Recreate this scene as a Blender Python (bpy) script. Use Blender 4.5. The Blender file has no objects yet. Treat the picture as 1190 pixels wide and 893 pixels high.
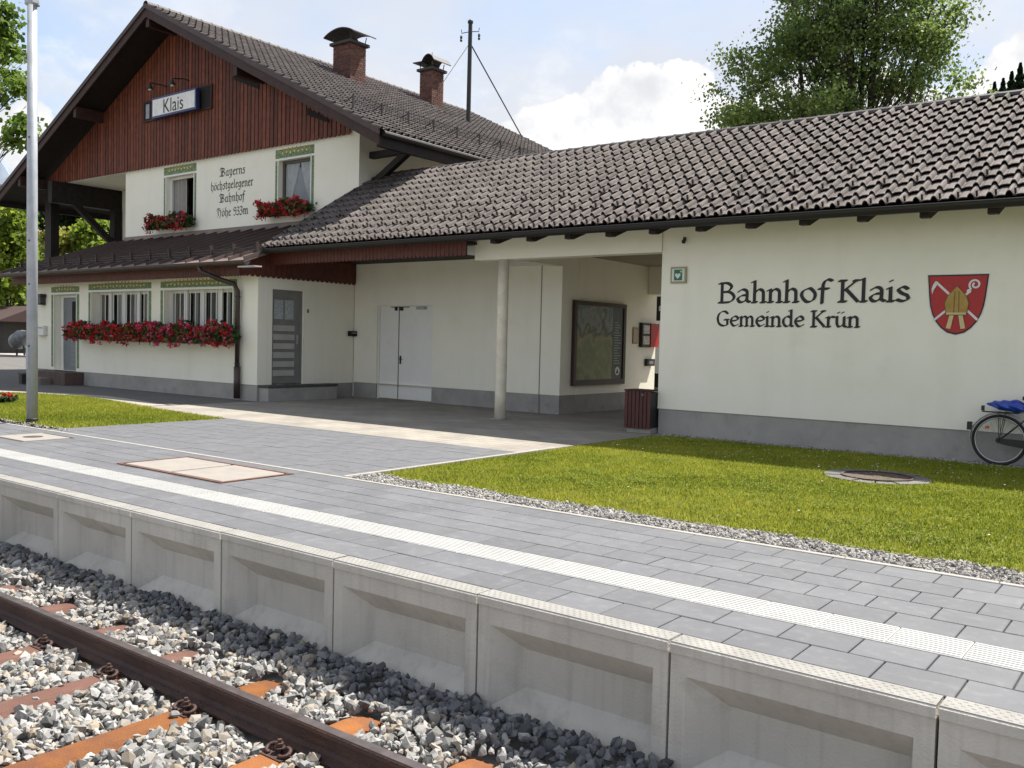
import bpy, bmesh, math, random
import numpy as np
from mathutils import Vector, Matrix
random.seed(7)
RNG = np.random.default_rng(11)
scene = bpy.context.scene
col = scene.collection

# ------------------------------------------------------------------ camera
YAW, PITCH, ROLL, FPX, CAMZ = math.radians(37.254), math.radians(-2.622), math.radians(1.4027), 1054.72, 1.5
PW, PH = 1190.0, 893.0
_f = Vector((-math.sin(YAW) * math.cos(PITCH), math.cos(YAW) * math.cos(PITCH), math.sin(PITCH)))
_r = Vector((math.cos(YAW), math.sin(YAW), 0)); _u = _r.cross(_f)
_c, _s = math.cos(ROLL), math.sin(ROLL)
RGT = _c * _r + _s * _u; UP = -_s * _r + _c * _u; FWD = _f
cam_d = bpy.data.cameras.new('camera'); cam = bpy.data.objects.new('camera', cam_d); col.objects.link(cam)
cam_d.sensor_width = 36.0; cam_d.lens = FPX / PW * 36.0; cam_d.clip_end = 6000; cam_d.clip_start = 0.05
mw = Matrix((RGT, UP, -FWD)).transposed().to_4x4(); mw.translation = Vector((0, 0, CAMZ)); cam.matrix_world = mw
scene.camera = cam
def ray(px, py): return RGT * ((px - PW / 2) / FPX) - UP * ((py - PH / 2) / FPX) + FWD
def onY(px, py, y): d = ray(px, py) * (y / ray(px, py).y); return Vector((d.x, d.y, d.z + CAMZ))
def onX(px, py, x): d = ray(px, py) * (x / ray(px, py).x); return Vector((d.x, d.y, d.z + CAMZ))
def onZ(px, py, z=0.0): d = ray(px, py); d = d * ((z - CAMZ) / d.z); return Vector((d.x, d.y, d.z + CAMZ))
def pix(p):
    d = Vector(p) - Vector((0, 0, CAMZ)); w = d.dot(FWD)
    return (PW / 2 + FPX * d.dot(RGT) / w, PH / 2 - FPX * d.dot(UP) / w, w)

# ------------------------------------------------------------------ sun, sky, exposure
SUNDIR = Vector((-0.22, -0.51, -1.0)).normalized()
sun_d = bpy.data.lights.new('sun', 'SUN'); sun_d.energy = 5.0; sun_d.angle = math.radians(0.5); sun_d.color = (1.0, 0.95, 0.87)
sun = bpy.data.objects.new('sun', sun_d); col.objects.link(sun)
sun.rotation_euler = SUNDIR.to_track_quat('-Z', 'Y').to_euler(); sun.location = (10, 30, 60)
EL = math.asin(-SUNDIR.z); AZ = math.atan2(-SUNDIR.x, -SUNDIR.y)
vs = scene.view_settings
vs.view_transform = 'Standard'; vs.look = 'None'; vs.gamma = 1.0; vs.use_curve_mapping = False; vs.exposure = 1.12

W = bpy.data.worlds.new('World'); scene.world = W; W.use_nodes = True
nt = W.node_tree; nt.nodes.clear()
def N(t, typ, **kw):
    n = t.nodes.new(typ)
    for k, v in kw.items(): setattr(n, k, v)
    return n
def link(t, a, b): t.links.new(a, b)
def build_world():
    t = nt
    out = N(t, 'ShaderNodeOutputWorld'); bg = N(t, 'ShaderNodeBackground'); bg.inputs[1].default_value = 0.10
    link(t, bg.outputs[0], out.inputs[0])
    sky = N(t, 'ShaderNodeTexSky', sky_type='NISHITA', sun_disc=False, sun_elevation=EL, sun_rotation=AZ)
    sky.air_density = 1.0; sky.dust_density = 1.5; sky.ozone_density = 1.0; sky.altitude = 930
    tc = N(t, 'ShaderNodeTexCoord')
    def math_(op, a, b=None, c=None, clamp=False):
        m = N(t, 'ShaderNodeMath', operation=op); m.use_clamp = clamp
        for i, v in enumerate((a, b, c)):
            if v is None: continue
            if isinstance(v, (int, float)): m.inputs[i].default_value = v
            else: link(t, v, m.inputs[i])
        return m.outputs[0]
    sep = N(t, 'ShaderNodeSeparateXYZ'); link(t, tc.outputs['Generated'], sep.inputs[0])
    # the direction as azimuth (about +Y) and elevation angles
    az = math_('ARCTAN2', sep.outputs[0], sep.outputs[1])
    hyp = math_('SQRT', math_('ADD', math_('MULTIPLY', sep.outputs[0], sep.outputs[0]), math_('MULTIPLY', sep.outputs[1], sep.outputs[1])))
    el = math_('ARCTAN2', sep.outputs[2], hyp)
    def noise(scale, detail, rough, off=0.0, zs=1.6):
        mp = N(t, 'ShaderNodeMapping'); mp.inputs['Location'].default_value = (off, off * .7, off * .3); mp.inputs['Scale'].default_value = (1, 1, zs)
        link(t, tc.outputs['Generated'], mp.inputs[0])
        n = N(t, 'ShaderNodeTexNoise'); n.inputs['Scale'].default_value = scale; n.inputs['Detail'].default_value = detail; n.inputs['Roughness'].default_value = rough
        link(t, mp.outputs[0], n.inputs[0]); return n.outputs['Fac']
    def ramp(v, lo, hi):
        m = N(t, 'ShaderNodeMapRange', interpolation_type='SMOOTHSTEP'); m.inputs[1].default_value = lo; m.inputs[2].default_value = hi
        link(t, v, m.inputs[0]); return m.outputs[0]
    n1 = noise(13.0, 9, 0.60, 3.1, 1.0); n2 = noise(2.2, 7, 0.55, 7.7, 2.2); n3 = noise(5.0, 8, 0.6, 1.3, 1.8)
    def puff(px, py, ra, re):
        d = ray(px, py); a0 = math.atan2(d.x, d.y); e0 = math.atan2(d.z, math.hypot(d.x, d.y))
        da = math_('DIVIDE', math_('SUBTRACT', az, a0), ra); de = math_('DIVIDE', math_('SUBTRACT', el, e0), re)
        r = math_('SQRT', math_('ADD', math_('MULTIPLY', da, da), math_('MULTIPLY', de, de)))
        r = math_('ADD', r, math_('MULTIPLY', math_('SUBTRACT', n1, 0.5), -1.5))
        return ramp(math_('SUBTRACT', 1.0, r), 0.0, 0.10)
    cum = None
    for a in ((745, 150, .090, .066), (655, 165, .075, .040), (830, 185, .10, .055), (1195, 130, .060, .075), (575, 195, .10, .040), (30, 165, .045, .035), (965, 190, .12, .09)):
        p = puff(*a); cum = p if cum is None else math_('MAXIMUM', cum, p)
    # banks of cumulus all the way round the horizon, same kind as those in view
    lowband = math_('MULTIPLY', ramp(n3, 0.50, 0.58), ramp(el, 0.42, 0.10))
    veil = math_('MULTIPLY', ramp(n2, 0.24, 0.66), 0.95)
    vcol = N(t, 'ShaderNodeMixRGB'); vcol.inputs[1].default_value = (3.2, 3.3, 3.6, 1); vcol.inputs[2].default_value = (4.35, 4.4, 4.5, 1)
    link(t, n3, vcol.inputs[0])
    base = N(t, 'ShaderNodeMixRGB'); base.inputs[0].default_value = 0.45; link(t, sky.outputs[0], base.inputs[1]); base.inputs[2].default_value = (3.3, 4.1, 5.2, 1)
    m1 = N(t, 'ShaderNodeMixRGB'); link(t, veil, m1.inputs[0]); link(t, base.outputs[0], m1.inputs[1]); link(t, vcol.outputs[0], m1.inputs[2])
    ccol = N(t, 'ShaderNodeMixRGB'); ccol.inputs[1].default_value = (3.75, 3.8, 3.95, 1); ccol.inputs[2].default_value = (5.7, 5.65, 5.6, 1)
    n4 = noise(7.0, 8, 0.55, 9.2, 1.3)
    link(t, math_('MULTIPLY', ramp(n1, 0.30, 0.62), ramp(n4, 0.36, 0.56)), ccol.inputs[0])
    cc = math_('MAXIMUM', cum, math_('MULTIPLY', lowband, 0.8))
    m2 = N(t, 'ShaderNodeMixRGB'); link(t, cc, m2.inputs[0]); link(t, m1.outputs[0], m2.inputs[1]); link(t, ccol.outputs[0], m2.inputs[2])
    link(t, m2.outputs[0], bg.inputs[0])
build_world()

# ------------------------------------------------------------------ materials
MATS = {}
def mat(name, c, rough=0.8, c2=None, nscale=6.0, detail=6, bump=0.0, bscale=40.0, metal=0.0, spec=0.5, rand=0.0, coord='Object', streak=None, trans=0.0, dirt=None, contrast=(0.35, 0.65), cell=None):
    """Principled surface: two-tone noise, fine bump, optional vertical streaks, per-object variation, dirt patches."""
    if name in MATS: return MATS[name]
    m = bpy.data.materials.new(name); m.use_nodes = True; t = m.node_tree; t.nodes.clear()
    out = N(t, 'ShaderNodeOutputMaterial'); b = N(t, 'ShaderNodeBsdfPrincipled'); link(t, b.outputs[0], out.inputs[0])
    b.inputs['Roughness'].default_value = rough; b.inputs['Metallic'].default_value = metal; b.inputs['Specular IOR Level'].default_value = spec
    tc = N(t, 'ShaderNodeTexCoord')
    if coord == 'World':
        g = N(t, 'ShaderNodeNewGeometry'); vec = g.outputs['Position']
    else: vec = tc.outputs['Object']
    if c2 is None: c2 = tuple(x * 0.86 for x in c)
    n = N(t, 'ShaderNodeTexNoise'); n.inputs['Scale'].default_value = nscale; n.inputs['Detail'].default_value = detail; n.inputs['Roughness'].default_value = 0.6
    link(t, vec, n.inputs['Vector'])
    mr = N(t, 'ShaderNodeMapRange'); mr.inputs[1].default_value = contrast[0]; mr.inputs[2].default_value = contrast[1]; link(t, n.outputs['Fac'], mr.inputs[0])
    mx = N(t, 'ShaderNodeMixRGB'); mx.inputs[1].default_value = (*c, 1); mx.inputs[2].default_value = (*c2, 1); link(t, mr.outputs[0], mx.inputs[0])
    cur = mx.outputs[0]
    if streak:
        sc, colr, amt = streak
        mp = N(t, 'ShaderNodeMapping'); mp.inputs['Scale'].default_value = sc; link(t, vec, mp.inputs[0])
        ns = N(t, 'ShaderNodeTexNoise'); ns.inputs['Scale'].default_value = 1.0; ns.inputs['Detail'].default_value = 5; link(t, mp.outputs[0], ns.inputs['Vector'])
        r2 = N(t, 'ShaderNodeMapRange'); r2.inputs[1].default_value = 0.52; r2.inputs[2].default_value = 0.75; r2.inputs[4].default_value = amt; link(t, ns.outputs['Fac'], r2.inputs[0])
        m2 = N(t, 'ShaderNodeMixRGB'); m2.inputs[2].default_value = (*colr, 1); link(t, r2.outputs[0], m2.inputs[0]); link(t, cur, m2.inputs[1]); cur = m2.outputs[0]
    if dirt:
        sc, colr, lo, hi, amt = dirt
        nd = N(t, 'ShaderNodeTexNoise'); nd.inputs['Scale'].default_value = sc; nd.inputs['Detail'].default_value = 8; nd.inputs['Roughness'].default_value = .65
        link(t, vec, nd.inputs['Vector'])
        r3 = N(t, 'ShaderNodeMapRange'); r3.inputs[1].default_value = lo; r3.inputs[2].default_value = hi; r3.inputs[4].default_value = amt; link(t, nd.outputs['Fac'], r3.inputs[0])
        m3 = N(t, 'ShaderNodeMixRGB'); m3.inputs[2].default_value = (*colr, 1); link(t, r3.outputs[0], m3.inputs[0]); link(t, cur, m3.inputs[1]); cur = m3.outputs[0]
    if rand:
        oi = N(t, 'ShaderNodeObjectInfo'); mr2 = N(t, 'ShaderNodeMapRange'); mr2.inputs[3].default_value = 1 - rand; mr2.inputs[4].default_value = 1 + rand
        link(t, oi.outputs['Random'], mr2.inputs[0])
        hs = N(t, 'ShaderNodeHueSaturation'); link(t, mr2.outputs[0], hs.inputs['Value']); link(t, cur, hs.inputs['Color']); cur = hs.outputs[0]
    if cell:
        mp2 = N(t, 'ShaderNodeMapping'); mp2.inputs['Location'].default_value = cell[0]; mp2.inputs['Scale'].default_value = cell[1]; link(t, vec, mp2.inputs[0])
        fl = N(t, 'ShaderNodeVectorMath', operation='FLOOR'); link(t, mp2.outputs[0], fl.inputs[0]); wn = N(t, 'ShaderNodeTexWhiteNoise', noise_dimensions='3D'); link(t, fl.outputs[0], wn.inputs['Vector'])
        mr3 = N(t, 'ShaderNodeMapRange'); mr3.inputs[3].default_value = 1 - cell[2]; mr3.inputs[4].default_value = 1 + cell[2]; link(t, wn.outputs['Value'], mr3.inputs[0])
        hs3 = N(t, 'ShaderNodeHueSaturation'); link(t, mr3.outputs[0], hs3.inputs['Value']); link(t, cur, hs3.inputs['Color']); cur = hs3.outputs[0]
    link(t, cur, b.inputs['Base Color'])
    if bump:
        nb = N(t, 'ShaderNodeTexNoise'); nb.inputs['Scale'].default_value = bscale; nb.inputs['Detail'].default_value = 4; link(t, vec, nb.inputs['Vector'])
        bp = N(t, 'ShaderNodeBump'); bp.inputs['Strength'].default_value = bump; bp.inputs['Distance'].default_value = 0.02
        link(t, nb.outputs['Fac'], bp.inputs['Height']); link(t, bp.outputs[0], b.inputs['Normal'])
    if trans:
        tr = N(t, 'ShaderNodeBsdfTranslucent'); link(t, cur, tr.inputs[0]); ms = N(t, 'ShaderNodeMixShader'); ms.inputs[0].default_value = trans
        link(t, b.outputs[0], ms.inputs[1]); link(t, tr.outputs[0], ms.inputs[2]); link(t, ms.outputs[0], out.inputs[0])
    MATS[name] = m; return m
def attr_mat(name, cols, rough=0.8, trans=0.0, attr='tone', spec=0.3, bump=0.0, bscale=60.0):
    """Colour picked by a per-face/per-point random 'tone' value along a ramp of real colours of the kind."""
    if name in MATS: return MATS[name]
    m = bpy.data.materials.new(name); m.use_nodes = True; t = m.node_tree; t.nodes.clear()
    out = N(t, 'ShaderNodeOutputMaterial'); b = N(t, 'ShaderNodeBsdfPrincipled'); link(t, b.outputs[0], out.inputs[0])
    b.inputs['Roughness'].default_value = rough; b.inputs['Specular IOR Level'].default_value = spec
    a = N(t, 'ShaderNodeAttribute'); a.attribute_name = attr
    cr = N(t, 'ShaderNodeValToRGB'); el = cr.color_ramp.elements
    while len(el) < len(cols): el.new(0.5)
    for i, c in enumerate(cols): el[i].position = i / (len(cols) - 1); el[i].color = (*c, 1)
    link(t, a.outputs['Fac'], cr.inputs[0]); cur = cr.outputs[0]
    link(t, cur, b.inputs['Base Color'])
    if bump:
        tc = N(t, 'ShaderNodeTexCoord'); nb = N(t, 'ShaderNodeTexNoise'); nb.inputs['Scale'].default_value = bscale; nb.inputs['Detail'].default_value = 4; link(t, tc.outputs['Object'], nb.inputs['Vector'])
        bp = N(t, 'ShaderNodeBump'); bp.inputs['Strength'].default_value = bump; bp.inputs['Distance'].default_value = 0.01
        link(t, nb.outputs['Fac'], bp.inputs['Height']); link(t, bp.outputs[0], b.inputs['Normal'])
    if trans:
        tr = N(t, 'ShaderNodeBsdfTranslucent'); link(t, cur, tr.inputs[0]); ms = N(t, 'ShaderNodeMixShader'); ms.inputs[0].default_value = trans
        link(t, b.outputs[0], ms.inputs[1]); link(t, tr.outputs[0], ms.inputs[2]); link(t, ms.outputs[0], out.inputs[0])
    MATS[name] = m; return m
def glass_mat():
    if 'glass' in MATS: return MATS['glass']
    m = bpy.data.materials.new('glass'); m.use_nodes = True; t = m.node_tree; t.nodes.clear()
    out = N(t, 'ShaderNodeOutputMaterial'); g = N(t, 'ShaderNodeBsdfGlossy'); g.inputs['Roughness'].default_value = 0.03
    tr = N(t, 'ShaderNodeBsdfTransparent'); tr.inputs[0].default_value = (.90, .93, .93, 1); lw = N(t, 'ShaderNodeLayerWeight'); lw.inputs[0].default_value = 0.25
    ms = N(t, 'ShaderNodeMixShader'); link(t, lw.outputs['Fresnel'], ms.inputs[0]); link(t, tr.outputs[0], ms.inputs[1]); link(t, g.outputs[0], ms.inputs[2]); link(t, ms.outputs[0], out.inputs[0])
    MATS['glass'] = m; return m

CREAM = mat('cream_render', (0.865, 0.835, 0.725), 0.92, (0.83, 0.80, 0.685), 1.3, 8, 0.26, 110, spec=0.2, coord='World', streak=((2.6, 2.6, .3), (0.74, 0.71, 0.60), .35), dirt=(1.1, (0.64, 0.61, 0.51), .58, .85, .45))
PLINTH = mat('grey_plinth', (0.36, 0.345, 0.32), 0.9, (0.29, 0.28, 0.262), 2.2, 8, 0.3, 70, spec=0.2, coord='World', dirt=(3.0, (0.17, 0.165, 0.15), .58, .75, .5))
WHITEP = mat('white_paint', (0.74, 0.73, 0.70), 0.5, (0.70, 0.69, 0.66), 3, coord='World')
REDWOOD = mat('red_brown_boards', (0.185, 0.050, 0.024), 0.62, (0.112, 0.028, 0.014), 5, 8, 0.35, 60, rand=0.30, streak=((45, 45, 2.0), (0.03, 0.010, 0.008), .8), spec=.35)
DARKWOOD = mat('dark_stained_wood', (0.050, 0.020, 0.015), 0.6, (0.028, 0.012, 0.010), 6, 8, 0.3, 60, streak=((30, 4, 4), (0.02, 0.010, 0.008), .6), spec=.35)
BLACKWOOD = mat('black_brown_wood', (0.020, 0.013, 0.011), 0.65, (0.010, 0.007, 0.006), 6, 6, 0.2, 50, spec=.3)
TILE = mat('roof_tile_brown', (0.142, 0.123, 0.116), 0.8, (0.095, 0.081, 0.076), 9, 8, 0.25, 70, coord='World', streak=((1.3, 1.3, 1.3), (0.085, 0.080, 0.060), .55), cell=((17.36 / .224, -13.2 / .313 + .03, 0), (1 / .224, 1 / .313, 0), .24), dirt=(4, (0.09, 0.075, 0.06), .55, .75, .6), spec=.2)
TILE_OLD = mat('roof_tile_weathered', (0.120, 0.099, 0.092), 0.7, (0.070, 0.056, 0.052), 7, 8, 0.25, 70, coord='World', streak=((.8, .8, .8), (0.06, 0.055, 0.042), .6), cell=((0, -15.07 / .224, 0), (1 / .328, 1 / .224, 0), .28), dirt=(2.5, (0.06, 0.052, 0.045), .50, .72, .7), spec=.4)
METALROOF = mat('brown_sheet_metal', (0.20, 0.148, 0.134), 0.45, (0.155, 0.113, 0.102), 2, 6, 0.05, 20, coord='World', spec=.5, dirt=(1.5, (0.16, 0.13, 0.12), .52, .7, .5))
GUTTER = mat('brown_gutter', (0.055, 0.034, 0.030), 0.4, (0.035, 0.022, 0.02), 4, spec=.5)
BLACKMETAL = mat('black_iron', (0.012, 0.012, 0.013), 0.5, (0.02, 0.018, 0.017), 6)
GREYDOOR = mat('grey_door_paint', (0.20, 0.197, 0.187), 0.55, (0.17, 0.167, 0.16), 4, coord='World')
GREYDOOR2 = mat('grey_slat_paint', (0.42, 0.41, 0.385), 0.55, (0.37, 0.36, 0.34), 4, coord='World')
BLUEDOOR = mat('blue_grey_door_paint', (0.165, 0.18, 0.195), 0.5, (0.14, 0.155, 0.17), 4, coord='World')
CONC = mat('concrete_panel', (0.52, 0.495, 0.445), 0.88, (0.43, 0.41, 0.368), 1.6, 9, 0.25, 80, coord='World', spec=.25, rand=.06, streak=((19, 19, .9), (0.26, 0.245, 0.215), .34), dirt=(2.1, (0.19, 0.175, 0.15), .56, .78, .5))
GALV = mat('galvanised_steel', (0.42, 0.44, 0.47), 0.45, (0.33, 0.35, 0.38), 5, 8, 0.1, 60, metal=.2, streak=((30, 30, 2), (0.30, 0.31, 0.33), .5))
RUSTSTEEL = mat('rusty_rail_steel', (0.062, 0.030, 0.023), 0.65, (0.042, 0.021, 0.017), 14, 9, 0.4, 90, metal=.1, streak=((3, 30, 30), (0.11, 0.05, 0.028), .6))
RAILHEAD = mat('worn_rail_head', (0.24, 0.20, 0.19), 0.32, (0.16, 0.13, 0.12), 10, 6, 0.1, 80, metal=.8)
RUST = mat('orange_rust_sleeper', (0.225, 0.088, 0.026), 0.85, (0.155, 0.062, 0.028), 5, 9, 0.4, 90, dirt=(6, (0.13, 0.055, 0.033), .50, .7, .7), spec=.2, rand=.18)
RUST2 = mat('brown_rust_sleeper', (0.145, 0.078, 0.060), 0.88, (0.105, 0.055, 0.043), 5, 9, 0.4, 90, dirt=(6, (0.11, 0.055, 0.042), .50, .7, .6), spec=.2)
BLACKPAINT = mat('black_lettering_paint', (0.013, 0.013, 0.013), 0.6)
BRICK = mat('chimney_brick', (0.155, 0.060, 0.043), 0.85, (0.095, 0.040, 0.032), 9, 7, 0.3, 60, rand=.35, coord='World')
MORTAR = mat('mortar', (0.30, 0.26, 0.23), 0.95)
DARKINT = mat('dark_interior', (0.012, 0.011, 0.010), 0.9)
CURTAIN = mat('white_curtain', (0.84, 0.85, 0.86), 0.9, trans=.4)
TAUPE = mat('taupe_curtain', (0.22, 0.195, 0.155), 0.9)
GREENPAINT = mat('green_trim_paint', (0.10, 0.165, 0.075), 0.85, (0.24, 0.30, 0.17), 22, 4, coord='World', contrast=(.42, .58))
OCHREPAINT = mat('ochre_ornament_paint', (0.40, 0.33, 0.12), 0.85, (0.19, 0.22, 0.08), 40, 3, coord='World', contrast=(.45, .55))
LEAFTRIM = mat('pale_ornament_paint', (0.72, 0.66, 0.42), 0.85)

# ------------------------------------------------------------------ mesh helpers
def tag(o, label=None, cat=None, group=None, kind=None):
    if label: o['label'] = label
    if cat: o['category'] = cat
    if group: o['group'] = group
    if kind: o['kind'] = kind
    return o
def thing(name, loc, label, cat, group=None):
    o = bpy.data.objects.new(name, None); col.objects.link(o); o.location = loc; o.empty_display_size = 0.2
    return tag(o, label, cat, group)
def base_of(o):
    p = Vector((0, 0, 0))
    while o is not None: p = p + Vector(o.location); o = o.parent
    return p
class MB:
    def __init__(s): s.v = []; s.f = []
    def add(s, vs, fs):
        k = len(s.v); s.v += [tuple(q) for q in vs]; s.f += [tuple(i + k for i in g) for g in fs]; return s
    def box(s, x0, x1, y0, y1, z0, z1):
        return s.add([(x0, y0, z0), (x1, y0, z0), (x1, y1, z0), (x0, y1, z0), (x0, y0, z1), (x1, y0, z1), (x1, y1, z1), (x0, y1, z1)],
                     [(3, 2, 1, 0), (4, 5, 6, 7), (0, 1, 5, 4), (1, 2, 6, 5), (2, 3, 7, 6), (3, 0, 4, 7)])
    def obox(s, c, ax, ay, az):
        c, ax, ay, az = map(Vector, (c, ax, ay, az)); vs = []
        for k in (-1, 1):
            for (i, j) in ((-1, -1), (1, -1), (1, 1), (-1, 1)): vs.append(c + ax * i + ay * j + az * k)
        return s.add(vs, [(3, 2, 1, 0), (4, 5, 6, 7), (0, 1, 5, 4), (1, 2, 6, 5), (2, 3, 7, 6), (3, 0, 4, 7)])
    def bar(s, a, b, w, h, up=(0, 0, 1)):
        a, b = Vector(a), Vector(b); d = b - a; L = d.length; d.normalize(); up = Vector(up)
        x = d.cross(up)
        if x.length < 1e-4: x = d.cross(Vector((0, 1, 0)))
        x.normalize(); u = x.cross(d)
        return s.obox((a + b) / 2, x * w / 2, d * L / 2, u * h / 2)
    def prism(s, poly, fn, d0, d1):
        """poly: 2d points; fn(p, d) -> 3d; closed solid between depths d0 and d1"""
        n = len(poly); vs = [fn(p, d0) for p in poly] + [fn(p, d1) for p in poly]
        return s.add(vs, [tuple(range(n - 1, -1, -1)), tuple(range(n, 2 * n))] + [(i, (i + 1) % n, (i + 1) % n + n, i + n) for i in range(n)])
    def tube(s, pts, r, n=8, cap=True):
        pts = [Vector(p) for p in pts]; rs = r if isinstance(r, (list, tuple)) else [r] * len(pts); k = len(s.v); px = None
        for i, p in enumerate(pts):
            d = (pts[min(i + 1, len(pts) - 1)] - pts[max(i - 1, 0)]).normalized()
            if px is None: px = d.cross(Vector((0.03, 0.05, 1)) if abs(d.z) < .95 else Vector((1, 0, 0))).normalized()
            x = (px - d * px.dot(d))
            x = x.normalized() if x.length > 1e-5 else d.orthogonal().normalized()
            px = x; y = d.cross(x)
            for j in range(n):
                a = 2 * math.pi * j / n; s.v.append(tuple(p + (x * math.cos(a) + y * math.sin(a)) * rs[i]))
        for i in range(len(pts) - 1):
            for j in range(n): s.f.append((k + i * n + j, k + i * n + (j + 1) % n, k + (i + 1) * n + (j + 1) % n, k + (i + 1) * n + j))
        if cap: s.f.append(tuple(k + j for j in range(n - 1, -1, -1))); s.f.append(tuple(k + (len(pts) - 1) * n + j for j in range(n)))
        return s
    def lathe(s, c, prof, n=24):
        c = Vector(c); k = len(s.v)
        for (r, z) in prof:
            for j in range(n): a = 2 * math.pi * j / n; s.v.append((c.x + r * math.cos(a), c.y + r * math.sin(a), c.z + z))
        for i in range(len(prof) - 1):
            for j in range(n): s.f.append((k + i * n + j, k + i * n + (j + 1) % n, k + (i + 1) * n + (j + 1) % n, k + (i + 1) * n + j))
        s.f.append(tuple(k + j for j in range(n - 1, -1, -1))); s.f.append(tuple(k + (len(prof) - 1) * n + j for j in range(n)))
        return s
    def quad(s, a, b, c, d): return s.add([a, b, c, d], [(0, 1, 2, 3)])
    def mesh(s, name, off=Vector((0, 0, 0)), smooth=False):
        me = bpy.data.meshes.new(name); me.from_pydata([(x - off.x, y - off.y, z - off.z) for x, y, z in s.v], [], s.f); me.update()
        if smooth: me.shade_smooth()
        return me
    def build(s, name, m, parent=None, smooth=False, bevel=0.0, label=None):
        off = base_of(parent) if parent else Vector((0, 0, 0))
        me = s.mesh(name, off, smooth); me.materials.append(m)
        if bevel:
            bm = bmesh.new(); bm.from_mesh(me); bmesh.ops.bevel(bm, geom=bm.edges[:], offset=bevel, segments=1, affect='EDGES', clamp_overlap=True); bm.to_mesh(me); bm.free()
        o = bpy.data.objects.new(name, me); col.objects.link(o)
        if parent: o.parent = parent
        if label: o['label'] = label
        return o
def np_mesh(name, V, F, m, parent=None, tone=None, smooth=False):
    """V (n,3), F (k,3|4) arrays -> one object; tone: per-face value"""
    V = np.asarray(V, np.float32).reshape(-1, 3); F = np.asarray(F, np.int32)
    if parent: V = V - np.array(base_of(parent), np.float32)
    me = bpy.data.meshes.new(name); nf, k = F.shape
    me.vertices.add(len(V)); me.vertices.foreach_set('co', V.ravel())
    me.loops.add(nf * k); me.loops.foreach_set('vertex_index', F.ravel())
    me.polygons.add(nf); me.polygons.foreach_set('loop_start', np.arange(nf, dtype=np.int32) * k); me.polygons.foreach_set('loop_total', np.full(nf, k, np.int32))
    me.update(calc_edges=True); me.validate()
    if tone is not None:
        a = me.attributes.new('tone', 'FLOAT', 'FACE'); a.data.foreach_set('value', np.asarray(tone, np.float32))
    if smooth: me.shade_smooth()
    else: me.shade_flat()
    me.materials.append(m); o = bpy.data.objects.new(name, me); col.objects.link(o)
    if parent: o.parent = parent
    return o
def piece(name, me, parent, loc, rot=None, scale=None):
    o = bpy.data.objects.new(name, me); col.objects.link(o); o.parent = parent; o.location = Vector(loc) - base_of(parent)
    if rot: o.rotation_euler = rot
    if scale: o.scale = scale
    return o
def wall_xz(mb, x0, x1, z0, z1, y, thick, openings, reveal=0.2):
    """wall in the XZ plane facing -Y with rectangular openings (x0,x1,z0,z1), reveals of given depth"""
    xs = sorted({x0, x1, *[o[0] for o in openings], *[o[1] for o in openings]}); zs = sorted({z0, z1, *[o[2] for o in openings], *[o[3] for o in openings]})
    xs = [x for x in xs if x0 <= x <= x1]; zs = [z for z in zs if z0 <= z <= z1]
    for a, b in zip(xs, xs[1:]):
        for c, d in zip(zs, zs[1:]):
            mx, mz = (a + b) / 2, (c + d) / 2
            if any(o[0] < mx < o[1] and o[2] < mz < o[3] for o in openings): continue
            mb.quad((a, y, c), (b, y, c), (b, y, d), (a, y, d)); mb.quad((b, y + thick, c), (a, y + thick, c), (a, y + thick, d), (b, y + thick, d))
    for (a, b, c, d) in openings:
        c = max(c, z0); r = y + thick
        mb.quad((a, y, c), (a, y, d), (a, r, d), (a, r, c)); mb.quad((b, y, d), (b, y, c), (b, r, c), (b, r, d))
        mb.quad((a, y, d), (b, y, d), (b, r, d), (a, r, d)); mb.quad((a, y, c), (a, r, c), (b, r, c), (b, y, c))
    mb.quad((x0, y, z1), (x1, y, z1), (x1, y + thick, z1), (x0, y + thick, z1))
    mb.quad((x0, y, z0), (x0, y, z1), (x0, y + thick, z1), (x0, y + thick, z0)); mb.quad((x1, y, z1), (x1, y, z0), (x1, y + thick, z0), (x1, y + thick, z1))
    return mb

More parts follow.
